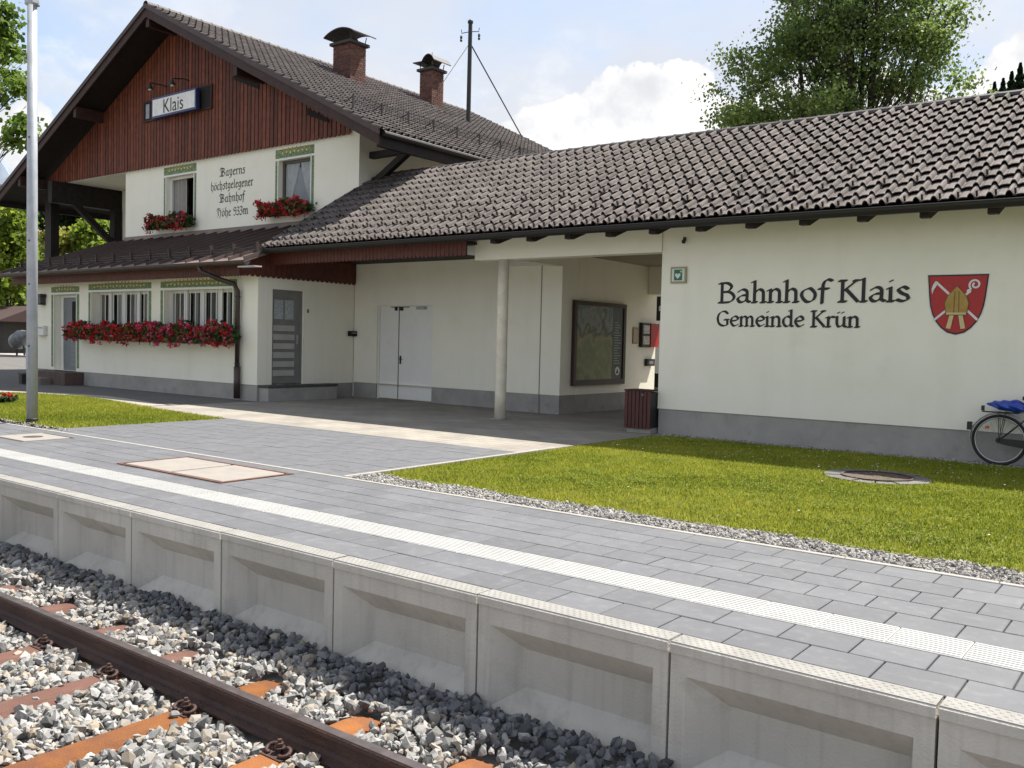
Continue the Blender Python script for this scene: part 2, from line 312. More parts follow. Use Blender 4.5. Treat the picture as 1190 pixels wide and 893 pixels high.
# ================================================================== SETTING: ground, platform, track
def brick_mat(name, c1, c2, mort, bw, bh, msize=0.006, rough=0.85, dirt=None):
    m = bpy.data.materials.new(name); m.use_nodes = True; t = m.node_tree; t.nodes.clear()
    out = N(t, 'ShaderNodeOutputMaterial'); b = N(t, 'ShaderNodeBsdfPrincipled'); link(t, b.outputs[0], out.inputs[0]); b.inputs['Roughness'].default_value = rough
    g = N(t, 'ShaderNodeNewGeometry'); br = N(t, 'ShaderNodeTexBrick'); link(t, g.outputs['Position'], br.inputs['Vector'])
    br.inputs['Color1'].default_value = (*c1, 1); br.inputs['Color2'].default_value = (*c2, 1); br.inputs['Mortar'].default_value = (*mort, 1)
    br.inputs['Scale'].default_value = 1.0; br.inputs['Mortar Size'].default_value = msize; br.inputs['Brick Width'].default_value = bw; br.inputs['Row Height'].default_value = bh
    n = N(t, 'ShaderNodeTexNoise'); n.inputs['Scale'].default_value = 1.1; n.inputs['Detail'].default_value = 9; link(t, g.outputs['Position'], n.inputs['Vector'])
    r = N(t, 'ShaderNodeMapRange'); r.inputs[1].default_value = .35; r.inputs[2].default_value = .7; r.inputs[3].default_value = .78; r.inputs[4].default_value = 1.12; link(t, n.outputs['Fac'], r.inputs[0])
    hs = N(t, 'ShaderNodeHueSaturation'); link(t, br.outputs['Color'], hs.inputs['Color']); link(t, r.outputs[0], hs.inputs['Value'])
    link(t, hs.outputs[0], b.inputs['Base Color'])
    bp = N(t, 'ShaderNodeBump'); bp.inputs['Strength'].default_value = .5; bp.inputs['Distance'].default_value = .01; bp.invert = True; link(t, br.outputs['Fac'], bp.inputs['Height']); link(t, bp.outputs[0], b.inputs['Normal'])
    MATS[name] = m; return m
GROUND = mat('dry_meadow_soil', (0.075, 0.085, 0.035), 0.95, (0.10, 0.085, 0.05), .8, 8, .3, 20, coord='World')
ASPHALT = mat('worn_asphalt', (0.118, 0.112, 0.105), 0.9, (0.092, 0.088, 0.083), 1.2, 9, .35, 120, coord='World', dirt=(.7, (.125, .118, .105), .5, .72, .7))
BEIGE = brick_mat('beige_block_paving', (0.275, 0.25, 0.213), (0.24, 0.218, 0.188), (0.13, 0.118, 0.10), 0.42, 0.21, .007)
PAVER = mat('blue_grey_paver', (0.112, 0.115, 0.124), 0.72, (0.098, 0.101, 0.110), 3.0, 6, 0.22, 160, rand=0.10, coord='World', spec=.4, streak=((13, 13, 13), (0.185, 0.183, 0.178), .38), dirt=(1.1, (0.165, 0.17, 0.175), .52, .75, .45))
JOINT = mat('paver_joint_sand', (0.035, 0.034, 0.032), 0.95, (0.06, 0.056, 0.05), 30, coord='World')
WHITESTONE = mat('white_guide_tile', (0.385, 0.385, 0.37), 0.75, (0.35, 0.35, 0.335), 5, 8, .2, 120, coord='World', rand=.03, dirt=(4, (0.42, 0.41, 0.39), .58, .8, .5))
KERB = mat('pale_concrete_edging', (0.30, 0.285, 0.26), 0.85, (0.25, 0.237, 0.216), 6, 7, .2, 90, coord='World')
SOIL = mat('lawn_soil', (0.14, 0.155, 0.022), 0.95, (0.10, 0.095, 0.028), 9, 6, .4, 40, coord='World')
HATCH = mat('hatch_slab_concrete', (0.25, 0.228, 0.203), 0.85, (0.215, 0.196, 0.174), 4, 8, .2, 100, coord='World')
HATCHFRAME = mat('rusty_hatch_frame', (0.13, 0.045, 0.025), 0.8, (0.06, 0.025, 0.018), 10, 8, coord='World')

g = MB()
XL, XR = -2500, 2500
g.quad((XL, -2500, -.86), (XR, -2500, -.86), (XR, 4.274, -.86), (XL, 4.274, -.86))
g.quad((XL, 4.274, -.86), (XR, 4.274, -.86), (XR, 4.274, -.06), (XL, 4.274, -.06))
g.quad((XL, 4.274, -.06), (XR, 4.274, -.06), (XR, 4000, -.06), (XL, 4000, -.06))
tag(g.build('ground', GROUND), kind='structure')
a = MB(); a.quad((-75, 10.2, -.020), (-7.2, 10.2, -.020), (-7.2, 34, -.020), (-75, 34, -.020)); tag(a.build('asphalt_road', ASPHALT), kind='structure')
a = MB(); a.quad((-120, 25.6, -.012), (-50, 25.6, -.012), (-50, 28.2, -.012), (-120, 28.2, -.012)); tag(a.build('far_lane', mat('sunlit_lane', (.30, .285, .26), .9, coord='World')), kind='structure')  # light paving whose pale colour carries the sunlit patch of road
fp = tag(MB().box(-17.3, -7.36, 9.95, 20.3, -.10, -.004).build('forecourt_paving', BEIGE), kind='structure')

# --- platform of individual pavers
PX, PY = 0.3645, 0.2865
platform = tag(MB().box(-20, 4.5, 4.282, 6.70, -.16, -.014).build('platform_pavement', JOINT), kind='structure')
def rounded_slab(w, d, h, c=0.004):
    mb = MB()
    r0 = [(-w / 2, -d / 2), (w / 2, -d / 2), (w / 2, d / 2), (-w / 2, d / 2)]
    r1 = [(x - math.copysign(c, x), y - math.copysign(c, y)) for x, y in r0]
    vs = [(x, y, -h) for x, y in r0] + [(x, y, -c) for x, y in r0] + [(x, y, 0) for x, y in r1]
    fs = [(8, 9, 10, 11)] + [(i, (i + 1) % 4, (i + 1) % 4 + 4, i + 4) for i in range(4)] + [(i + 4, (i + 1) % 4 + 4, (i + 1) % 4 + 8, i + 8) for i in range(4)]
    return mb.add(vs, fs)
paver_me = rounded_slab(PX - .008, PY - .008, .05).mesh('paver'); paver_me.materials.append(PAVER)
HOLES = [(-9.88, -7.86, 5.50, 6.45), (-13.55, -12.62, 5.70, 6.44)]
cells = []; cut = MB()
def lay(rows, x0, x1, phase, out, holes, cutmb):
    for k, y in rows:
        off = phase + (PX / 2 if k % 2 else 0)
        i0 = math.floor((x0 - off) / PX)
        for i in range(i0, int((x1 - x0) / PX) + i0 + 2):
            a, b, c, d = off + i * PX, off + (i + 1) * PX, y, y + PY
            whole = a >= x0 - 1e-6 and b <= x1 + 1e-6
            a, b = max(a, x0), min(b, x1)
            if b - a < .02: continue
            rects = [(a, b, c, d)]
            for (h0, h1, v0, v1) in holes:
                nr = []
                for (p, q, r, s) in rects:
                    if q <= h0 or p >= h1 or s <= v0 or r >= v1: nr.append((p, q, r, s)); continue
                    if p < h0: nr.append((p, h0, r, s))
                    if q > h1: nr.append((h1, q, r, s))
                    p2, q2 = max(p, h0), min(q, h1)
                    if r < v0: nr.append((p2, q2, r, v0))
                    if s > v1: nr.append((p2, q2, v1, s))
                rects = nr
            if whole and rects == [(a, b, c, d)]: out.append(((a + b) / 2, (c + d) / 2))
            else:
                for (p, q, r, s) in rects:
                    if q - p > .015 and s - r > .015: cutmb.box(p + .003, q - .003, r + .003, s - .003, -.05, -.0005)
lay([(k, 4.285 + k * PY) for k in (0, 1)] + [(k + 1, 5.196 + k * PY) for k in range(5)], -20, 4.5, -1.888, cells, HOLES, cut)
def view_size(x, y, z=0):
    u, v, w = pix((x, y, z))
    return (1 / (w * w) if (w > .3 and -30 < u < PW + 30 and -30 < v < PH + 30) else 0)
cells.sort(key=lambda c: -view_size(*c))
for i, (x, y) in enumerate(cells):
    if i < 290 and view_size(x, y) > 0: piece('paver', paver_me, platform, (x, y, random.uniform(-.0012, .0012)), (random.uniform(-.002, .002), random.uniform(-.002, .002), 0))
    else: cut.add([(vx + x, vy + y, vz) for vx, vy, vz in [tuple(v.co) for v in paver_me.vertices]], [tuple(p.vertices) for p in paver_me.polygons])
tag(cut.build('paver_field', PAVER, platform), kind='stuff')
tile = rounded_slab(PX - .004, .322, .05, .003)
for k in range(9):
    yy = -.161 + .020 + k * .0352; tile.prism([(-.011, 0), (.011, 0), (.0085, .0040), (-.0085, .0040)], lambda p, d, yy=yy: (d, yy + p[0], p[1]), -(PX / 2 - .008), PX / 2 - .008)
tile_me = tile.mesh('guide_tile'); tile_me.materials.append(WHITESTONE)
for i in range(-50, 17): piece('guide_tile', tile_me, platform, (-1.79 + i * PX, 5.027, .001))
for i in range(-20, 5): MB().box(i + .003, i + .997, 6.634, 6.690, -.12, .004).build('edging_stone', KERB, platform, bevel=.004)

# --- forecourt of the same pavers, too small to tell apart singly
fc = tag(MB().box(-14.02, -7.37, 6.70, 9.95, -.12, -.014).build('forecourt_pavement', JOINT), kind='structure')
c2 = []; fm = MB(); lay([(k, 6.695 + k * PY) for k in range(11)] + [(11, 6.695 + 11 * PY)], -14.0, -7.38, -13.9, c2, [(-30, 0, 9.945, 12)], fm)
for (x, y) in c2: fm.box(x - PX / 2 + .003, x + PX / 2 - .003, y - PY / 2 + .003, y + PY / 2 - .003, -.05, random.uniform(-.0016, .0012))
tag(fm.build('grey_pavers', PAVER, fc), kind='stuff')
for i in range(4): MB().box(-7.372, -7.318, 6.70 + i * .95, 7.645 + i * .95, -.12, .012).build('edging_stone', KERB, fc, bevel=.004)

# --- hatches in the platform
h = thing('hatch_cover', (-8.87, 5.97, 0), 'double beige slab hatch in rusty frame set into the grey platform paving', 'hatch', 'hatches in the platform')
fr = MB().box(-9.86, -7.88, 5.515, 5.555, -.05, .006).box(-9.86, -7.88, 6.395, 6.435, -.05, .006).box(-9.86, -9.82, 5.555, 6.395, -.05, .006).box(-7.92, -7.88, 5.555, 6.395, -.05, .006).box(-9.82, -7.92, 5.555, 6.395, -.06, -.03)
fr.build('frame', HATCHFRAME, h)
for (x0, x1) in ((-9.790, -8.905), (-8.845, -7.950)): MB().box(x0, x1, 5.575, 6.375, -.05, .007).build('slab', HATCH, h, bevel=.006)
h = thing('hatch_cover', (-13.08, 6.07, 0), 'small square beige hatch with dark lifting hole near the lamp post', 'hatch', 'hatches in the platform')
MB().box(-13.53, -12.64, 5.72, 6.42, -.06, -.006).build('frame', JOINT, h)
MB().box(-13.50, -12.67, 5.75, 6.39, -.05, .006).build('slab', HATCH, h, bevel=.006)
MB().lathe((-13.08, 6.07, .0065), [(.13, 0), (.13, .003), (.12, .004)], 20).build('lifting_hole', JOINT, h)

# --- platform edge of concrete panels
def panel_mesh():
    mb = MB(); w = 1.268; g_ = .007; x0, x1 = -w / 2 + g_, w / 2 - g_
    # face with a recessed pocket
    a0, a1, zt, zb = x0 + .085, x1 - .085, -.165, -.66
    b0, b1, ct, cb = a0 + .19, a1 - .035, zt - .14, zb + .13
    yf, yb = 0.012, 0.138; zl = -.86
    P = [(x0, yf, zl), (x1, yf, zl), (x1, yf, -.055), (x0, yf, -.055), (a0, yf, zb), (a1, yf, zb), (a1, yf, zt), (a0, yf, zt), (b0, yb, cb), (b1, yb, cb), (b1, yb, ct), (b0, yb, ct)]
    mb.add(P, [(0, 1, 5, 4), (1, 2, 6, 5), (2, 3, 7, 6), (3, 0, 4, 7), (4, 5, 9, 8), (5, 6, 10, 9), (6, 7, 11, 10), (7, 4, 8, 11), (8, 9, 10, 11)])
    # coping block on top, slightly proud, chamfered nose
    mb.prism([(0.0, -.055), (0.0, -.010), (.010, 0.0), (.146, 0.0), (.146, -.10), (.10, -.10), (.10, -.055)], lambda p, d: (d, p[0], p[1]), x0, x1)
    mb.quad((x0, yf, zl), (x0, yf, -.055), (x0, .12, -.055), (x0, .12, zl)); mb.quad((x1, yf, -.055), (x1, yf, zl), (x1, .12, zl), (x1, .12, -.055))
    return mb.mesh('concrete_panel')
pe = tag(MB().box(-25, 5, 4.275, 4.2812, -.9, -.02).build('platform_edge', CONC), kind='structure')
pan = panel_mesh(); pan.materials.append(CONC)
COPE = mat('studded_coping_concrete', (0.25, 0.242, 0.226), 0.85, (0.205, 0.197, 0.183), 5, 8, .3, 110, coord='World', dirt=(3, (.33, .30, .26), .55, .8, .5))
stud = MB()
for i in range(31):
    for j in range(4):
        x = -.605 + i * .0403 + (.02 if j % 2 else 0); y = .030 + j * .030
        if x > .62: continue
        stud.add([(x - .012, y - .009, .0005), (x + .012, y - .009, .0005), (x + .012, y + .009, .0005), (x - .012, y + .009, .0005), (x - .006, y - .005, .0035), (x + .006, y - .005, .0035), (x + .006, y + .005, .0035), (x - .006, y + .005, .0035)],
                 [(4, 5, 6, 7), (0, 1, 5, 4), (1, 2, 6, 5), (2, 3, 7, 6), (3, 0, 4, 7)])
stud.box(-.627, .627, .006, .141, -.01, .0012)
stud_me = stud.mesh('studded_coping'); stud_me.materials.append(COPE)
for i in range(-15, 4):
    xj = -0.83 - .634 + i * 1.268
    dz = random.uniform(-.002, .002)
    o = piece('concrete_panel', pan, pe, (xj, 4.132 + random.uniform(-.003, .003), dz))
    s_ = bpy.data.objects.new('studded_coping', stud_me); col.objects.link(s_); s_.parent = o; s_.location = (0, .002, .0008)

# --- track bed, ballast, rails
tb = tag(MB().box(-60, 40, -16, 4.14, -1.0, -.765).build('track_bed', mat('ballast_base_bounce', (.25, .243, .232), .95, (.15, .145, .138), 14, coord='World')), kind='structure')  # widened unseen behind the camera and kept pale to bounce sun onto the facade
ico = bmesh.new(); bmesh.ops.create_icosphere(ico, subdivisions=1, radius=1.0); ico.verts.ensure_lookup_table()
IV = np.array([v.co[:] for v in ico.verts]); IF = np.array([[v.index for v in f.verts] for f in ico.faces]); ico.free()
TEMPL = []
for k in range(28):   # broken stone: a ball cut back by a few random planes, then stretched
    r_ = np.full(12, 1.25)
    for _ in range(7):
        n_ = RNG.normal(size=3); n_ /= np.linalg.norm(n_); d_ = IV @ n_; r_ = np.where(d_ > .15, np.minimum(r_, RNG.uniform(.55, .85) / np.maximum(d_, .15)), r_)
    TEMPL.append(IV * r_[:, None] * np.array([1.12, RNG.uniform(.75, 1.0), RNG.uniform(.55, .85)]) + RNG.normal(0, .05, (12, 3)))
def rot_mats(n):
    q = RNG.normal(size=(n, 4)); q /= np.linalg.norm(q, axis=1)[:, None]; w, x, y, z = q.T
    return np.stack([np.stack([1 - 2 * (y * y + z * z), 2 * (x * y - z * w), 2 * (x * z + y * w)], 1), np.stack([2 * (x * y + z * w), 1 - 2 * (x * x + z * z), 2 * (y * z - x * w)], 1), np.stack([2 * (x * z - y * w), 2 * (y * z + x * w), 1 - 2 * (x * x + y * y)], 1)], 1)
SLX = [-3.80 - .86 * k for k in range(-4, 14)]
STONE_L = attr_mat('limestone_ballast', [(.07, .07, .068), (.13, .128, .124), (.19, .188, .182), (.25, .246, .238), (.32, .314, .302), (.25, .205, .15), (.38, .373, .358)], .85, bump=.5)
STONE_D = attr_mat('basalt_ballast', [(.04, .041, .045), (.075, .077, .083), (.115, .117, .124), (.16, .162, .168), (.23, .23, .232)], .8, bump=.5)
def stones(n, x0, x1, y0, y1, size):
    x = RNG.uniform(x0, x1, n); y = RNG.uniform(y0, y1, n); s = size * np.clip(RNG.lognormal(0, .28, n), .5, 1.7)
    return x, y, s
def on_sleeper(x, y):
    m = np.zeros(len(x), bool)
    for sx in SLX: m |= (np.abs(x - sx) < .108) & (y > 1.15) & (y < 3.72)
    return m
def bed(x, y):
    return -.735 + .085 * np.clip((y - 3.55) / .5, 0, 1) + .012 * np.sin(x * 7.3 + y * 3) + .01 * np.sin(y * 11 - x * 5)
def scatter(x, y, z, s, mname, name, tone_shift=0.0, parent=None, individuals=0):
    n = len(x); R = rot_mats(n); tone = np.clip(RNG.beta(2.6, 2.2, n) + tone_shift, 0, 1); k = RNG.integers(0, len(TEMPL), n)
    size_px = np.array([view_size(a, b, c) * d for a, b, c, d in zip(x, y, z, s)])
    order = np.argsort(-size_px); ind = set(order[:individuals].tolist())
    mask = np.array([i not in ind for i in range(n)])
    T = np.stack([TEMPL[i] for i in k[mask]]) * s[mask][:, None, None]
    V = np.einsum('nij,nkj->nki', R[mask], T) + np.stack([x[mask], y[mask], z[mask]], 1)[:, None, :]
    F = (IF[None] + (np.arange(mask.sum()) * 12)[:, None, None]).reshape(-1, 3)
    o = np_mesh(name, V.reshape(-1, 3), F, mname, parent, np.repeat(tone[mask], 20))
    return o, [(x[i], y[i], z[i], s[i], k[i], tone[i]) for i in ind]
x, y, s = stones(40000, -13.5, .6, .75, 4.13, .0285)
keep = (np.abs(y - 3.165) > .088) & (np.abs(y - 1.66) > .085) & ~(on_sleeper(x, y) & (RNG.random(len(x)) > .012))
keep &= ~((x < -9) & (y < 2.0))
x, y, s = x[keep], y[keep], s[keep]
z = bed(x, y) + RNG.uniform(-.020, .024, len(x)) + np.where(on_sleeper(x, y), .03, 0)
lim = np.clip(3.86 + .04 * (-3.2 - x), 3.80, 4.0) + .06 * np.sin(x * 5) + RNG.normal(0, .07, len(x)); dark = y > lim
ob, ind1 = scatter(x[~dark], y[~dark], z[~dark], s[~dark], STONE_L, 'limestone_ballast', .04, None, 230)
tag(ob, 'pale grey and white broken stone ballast around the rail and sleepers', 'ballast', kind='stuff')
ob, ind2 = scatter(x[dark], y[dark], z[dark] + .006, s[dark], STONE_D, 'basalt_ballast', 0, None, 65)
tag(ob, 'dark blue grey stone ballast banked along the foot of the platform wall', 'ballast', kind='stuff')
for lst, mm, nm in ((ind1, STONE_L, 'ballast_stone'), (ind2, STONE_D, 'dark_ballast_stone')):
    cache = {}
    for (a, b, c, d, k, tn) in lst:
        key = (int(k), int(tn * 9.99))
        if key not in cache:
            me = bpy.data.meshes.new(nm); me.from_pydata([tuple(p) for p in TEMPL[k]], [], [tuple(int(q) for q in f) for f in IF]); at = me.attributes.new('tone', 'FLOAT', 'FACE'); at.data.foreach_set('value', np.full(20, tn, np.float32)); me.materials.append(mm); cache[key] = me
        piece(nm, cache[key], tb, (a, b, c), tuple(RNG.uniform(0, 6.28, 3)), (d, d, d))

track = thing('railway_track', (-3.8, 2.4, -.76), 'rusty railway track with dark rail on steel sleepers in the ballast', 'railway track')
prof = [(-.07, 0), (.07, 0), (.07, .011), (.022, .028), (.009, .05), (.009, .108), (.030, .122), (.0345, .128), (.0345, .150), (.028, .158)]
prof = prof + [(-a_, b_) for a_, b_ in reversed(prof[2:])]
for yr in (3.165, 1.66):
    r = MB().prism(prof, lambda p, d, yr=yr: (d, yr + p[0], -.709 + p[1]), -40, 10).build('rail', RUSTSTEEL, track)
    MB().box(-40, 10, yr - .028, yr + .028, -.5515, -.549).build('running_surface', RAILHEAD, r)
sl = MB(); secs = []
for (yy, dz, ww) in ((1.08, -.10, .8), (1.15, -.02, .95), (1.25, 0, 1), (3.55, 0, 1), (3.66, -.012, 1), (3.735, -.035, .96), (3.79, -.10, .85)):
    secs.append([(-.135 * ww, yy, -.82 + dz), (-.115 * ww, yy, -.745 + dz), (-.075 * ww, yy, -.7115 + dz), (.075 * ww, yy, -.7115 + dz), (.115 * ww, yy, -.745 + dz), (.135 * ww, yy, -.82 + dz)])
for i, sc_ in enumerate(secs): sl.v += sc_
for i in range(len(secs) - 1):
    for j in range(5): sl.f.append((i * 6 + j, i * 6 + j + 1, i * 6 + j + 7, i * 6 + j + 6))
sl.f += [(0, 1, 2, 3, 4, 5), tuple(36 + q for q in (5, 4, 3, 2, 1, 0))]
sl_me = [sl.mesh('sleeper'), sl.mesh('sleeper')]; sl_me[0].materials.append(RUST); sl_me[1].materials.append(RUST2)
for i, sx in enumerate(SLX): piece('sleeper', sl_me[1] if sx < -5.2 else sl_me[0], track, (sx, 0, 0))
plate = MB().box(-.08, .08, -.19, .19, 0, .006).box(-.07, .07, -.115, -.078, .006, .032).box(-.07, .07, .078, .115, .006, .032).mesh('base_plate'); plate.materials.append(RUSTSTEEL)
bolt = MB().lathe((0, 0, 0), [(.012, 0), (.012, .035), (.021, .036), (.021, .056), (.013, .058), (.012, .075)], 6).lathe((0, 0, .028), [(.03, 0), (.03, .006)], 14).mesh('bolt'); bolt.materials.append(RUSTSTEEL)
def arc(c, r, a0, a1, tilt, n=9): return [(c[0] + r * math.cos(a0 + (a1 - a0) * i / (n - 1)), c[1] + r * math.sin(a0 + (a1 - a0) * i / (n - 1)) * tilt, c[2] + r * .35 * math.sin(a0 + (a1 - a0) * i / (n - 1))) for i in range(n)]
clip = MB().tube(arc((-.050, -.01, .02), .034, math.radians(60), math.radians(290), .9), .011, 6).mesh('spring_clip', smooth=True); clip.materials.append(RUSTSTEEL)
clip2 = MB().tube(arc((.050, -.01, .02), .034, math.radians(120), math.radians(-110), .9), .011, 6).mesh('spring_clip', smooth=True); clip2.materials.append(RUSTSTEEL)
for sx in SLX:
    for yr in (3.165, 1.66):
        p_ = piece('base_plate', plate, track, (sx, yr, -.7115))
        for sd in (-1, 1):
            for (nm, me) in (('bolt', bolt), ('spring_clip', clip), ('spring_clip', clip2)):
                q = bpy.data.objects.new(nm, me); col.objects.link(q); q.parent = p_; q.location = (0, sd * .125, .006); q.rotation_euler = (0, 0, 0 if sd < 0 else math.pi)

# --- lawns
GRASS = attr_mat('grass_blades', [(.085, .13, .016), (.19, .235, .026), (.28, .31, .036), (.37, .375, .05), (.47, .43, .09)], .75, trans=.45, spec=.2)
def in_poly(x, y, poly):
    r = np.zeros(len(x), bool); n = len(poly)
    for i in range(n):
        (x1, y1), (x2, y2) = poly[i], poly[(i + 1) % n]
        c = ((y1 > y) != (y2 > y)) & (x < (x2 - x1) * (y - y1) / (y2 - y1 + 1e-12) + x1); r ^= c
    return r
def grass(poly, dens, w, hmin, hmax, holes=(), seed=0):
    xs = [p[0] for p in poly]; ys = [p[1] for p in poly]; A = (max(xs) - min(xs)) * (max(ys) - min(ys)); n = int(A * dens)
    x = RNG.uniform(min(xs), max(xs), n); y = RNG.uniform(min(ys), max(ys), n)
    k = in_poly(x + RNG.normal(0, .035, n), y + RNG.normal(0, .035, n), poly)
    for (hx, hy, hr) in holes: k &= (x - hx) ** 2 + (y - hy) ** 2 > hr * hr
    x, y = x[k], y[k]; n = len(x)
    pt = (np.sin(x * 1.7 + 1.3 * np.sin(y * 1.1)) + np.sin(y * 2.3 - x * .8 + 2 * np.sin(x * .6)) + .7 * np.sin(x * 6.1 + y * 4.3) + .6 * np.sin(y * 9.1 - x * 5.7)) / 3.3
    hgt = RNG.uniform(hmin, hmax, n) * (1 + .3 * pt); a = RNG.uniform(0, 2 * np.pi, n); ln = RNG.uniform(0, .9, n) * hgt; la = RNG.uniform(0, 2 * np.pi, n); ww = w * RNG.uniform(.6, 1.4, n)
    P = np.zeros((n, 3, 3)); P[:, 0] = np.stack([x - np.cos(a) * ww / 2, y - np.sin(a) * ww / 2, np.full(n, -.01)], 1); P[:, 1] = np.stack([x + np.cos(a) * ww / 2, y + np.sin(a) * ww / 2, np.full(n, -.01)], 1)
    P[:, 2] = np.stack([x + np.cos(la) * ln, y + np.sin(la) * ln, hgt], 1)
    big = np.sin(x * .55 + 2 * np.sin(y * .37)) * np.sin(y * .8 + 1.5 * np.sin(x * .41 + 1)); tone = np.clip(.46 + .22 * pt + .16 * big + RNG.normal(0, .26, n), 0, 1)
    return P.reshape(-1, 3), np.arange(3 * n).reshape(-1, 3), tone
LAWN = [(-7.27, 7.12), (7.0, 7.12), (7.0, 13.66), (-7.05, 13.66), (-7.27, 12.9)]
LAWN2 = [(-14.03, 6.96), (-32, 6.96), (-32, 8.2), (-24.5, 9.1), (-22.9, 9.9), (-21.9, 10.45), (-20.6, 10.75), (-19.3, 10.62), (-16.6, 10.12), (-14.0, 9.86)]
def sheet(name, poly, z, m): 
    mb = MB(); mb.add([(px_, py_, z) for px_, py_ in poly], [tuple(range(len(poly)))]); o = mb.build(name, m); 
    if o.data.polygons[0].normal.z < 0: o.data.flip_normals()
    return tag(o, kind='structure')
sheet('lawn', LAWN, -.008, SOIL); sheet('lawn_soil', LAWN2, -.008, SOIL)
V, F, T = grass(LAWN, 4600, .0125, .010, .030, [(-3.03, 11.22, .60)]); o = np_mesh('lawn_grass', V, F, GRASS, None, T); tag(o, 'bright yellow green mown lawn between the gravel strip and the station wall', 'grass', kind='stuff')
V, F, T = grass(LAWN2, 2400, .017, .014, .042); o = np_mesh('verge_grass', V, F, GRASS, None, T); tag(o, 'wedge of sunlit grass around the lamp post foot before the house', 'grass', kind='stuff')
# kerb paving behind the left lawn
kp = MB(); outer = [(-32, 8.75), (-24.6, 9.65), (-23.2, 10.35), (-22.0, 10.95), (-20.6, 11.25), (-19.2, 11.12), (-17.3, 10.80), (-17.3, 9.95)]; inner = [(-32, 8.2), (-24.5, 9.1), (-22.9, 9.9), (-21.9, 10.45), (-20.6, 10.75), (-19.3, 10.62), (-17.3, 10.2), (-17.3, 9.94)]
for i in range(len(outer) - 1): kp.quad((*inner[i], .004), (*inner[i + 1], .004), (*outer[i + 1], .004), (*outer[i], .004))
tag(kp.build('kerb_paving', mat('pale_kerb_paving', (.30, .275, .235), .9, (.25, .23, .20), 5, coord='World')), kind='structure')
tri = MB(); tri.add([(-17.3, 9.95, .002), (-14.0, 9.95, .002), (-14.0, 9.86, .002), (-16.6, 10.12, .002), (-17.3, 10.25, .002)], [(0, 1, 2, 3, 4)]); 
# gravel strips
GRAV = attr_mat('fine_gravel', [(.08, .076, .072), (.16, .153, .145), (.26, .25, .235), (.36, .345, .325), (.21, .185, .155)], .9)
def gravel(name, n, x0, x1, y0, y1, size, label, f=None):
    x = RNG.uniform(x0, x1, n); y = RNG.uniform(y0, y1, n); k = np.ones(n, bool) if f is None else f(x, y); x, y = x[k], y[k]; n = len(x)
    s = size * np.clip(RNG.lognormal(0, .3, n), .5, 1.8); z = RNG.uniform(-.008, .004, n); o, _ = scatter(x, y, z, s, GRAV, name)
    tag(o, label, 'gravel', kind='stuff')
tag(MB().box(-7.32, 7, 6.69, 7.2, -.05, -.012).build('gravel_bed', mat('gravel_bed', (.20, .19, .175), .95, (.12, .115, .105), 40, coord='World')), kind='structure')
gravel('gravel_strip', 7800, -7.30, 2.0, 6.70, 7.16, .013, 'narrow strip of pale gravel between the platform paving and the right lawn', lambda x, y: y < 7.08 + .06 * np.sin(x * 4) + .03 * np.sin(x * 13) + RNG.normal(0, .02, len(x)) + .35 * np.clip((-6.75 - x) / .5, 0, 1) * .5)
tag(MB().box(-7.36, 7, 13.60, 13.92, -.05, -.010).build('wall_gravel_bed', MATS['gravel_bed']), kind='structure')
gravel('wall_gravel', 2600, -7.3, 0, 13.60, 13.90, .014, 'band of gravel along the foot of the wing wall')
gravel('verge_gravel', 500, -20, -13.5, 6.72, 6.96, .012, 'thin gravel margin between the platform and the lamp post grass')
# daisies and dark clover heads in the right lawn
n = 120; x = RNG.uniform(-7, -1, n); y = np.where(RNG.random(n) < .95, RNG.uniform(11.2, 13.5, n), RNG.uniform(7.4, 11, n)); mb = MB()
for a_, b_ in zip(x, y): mb.lathe((a_, b_, random.uniform(.045, .07)), [(.008, 0), (.010, .005)], 6)
tag(mb.build('daisies', mat('daisy_white', (.7, .7, .66), .8)), 'small white daisies dotted over the right lawn', 'flowers', kind='stuff')
# clover tufts
Vs = []; Fs = []; Ts = []; cnt = 0
for (cx, cy, rr, nn) in [(RNG.uniform(-6.8, -.8), RNG.uniform(7.4, 11), RNG.uniform(.05, .16), 60) for _ in range(130)]:
    x = RNG.normal(cx, rr, nn); y = RNG.normal(cy, rr, nn); zz = RNG.uniform(.02, .05, nn); a = RNG.uniform(0, 6.28, nn); w_ = RNG.uniform(.008, .016, nn)
    P = np.stack([np.stack([x + np.cos(a + k * 2.094) * w_, y + np.sin(a + k * 2.094) * w_, zz + RNG.uniform(-.006, .006, nn)], 1) for k in range(3)], 1)
    Vs.append(P.reshape(-1, 3)); Fs.append(np.arange(3 * nn).reshape(-1, 3) + cnt); cnt += 3 * nn; Ts.append(RNG.uniform(0, .35, nn))
tag(np_mesh('clover', np.concatenate(Vs), np.concatenate(Fs), GRASS, None, np.concatenate(Ts)), 'darker clover tufts scattered in the right lawn', 'clover', kind='stuff')
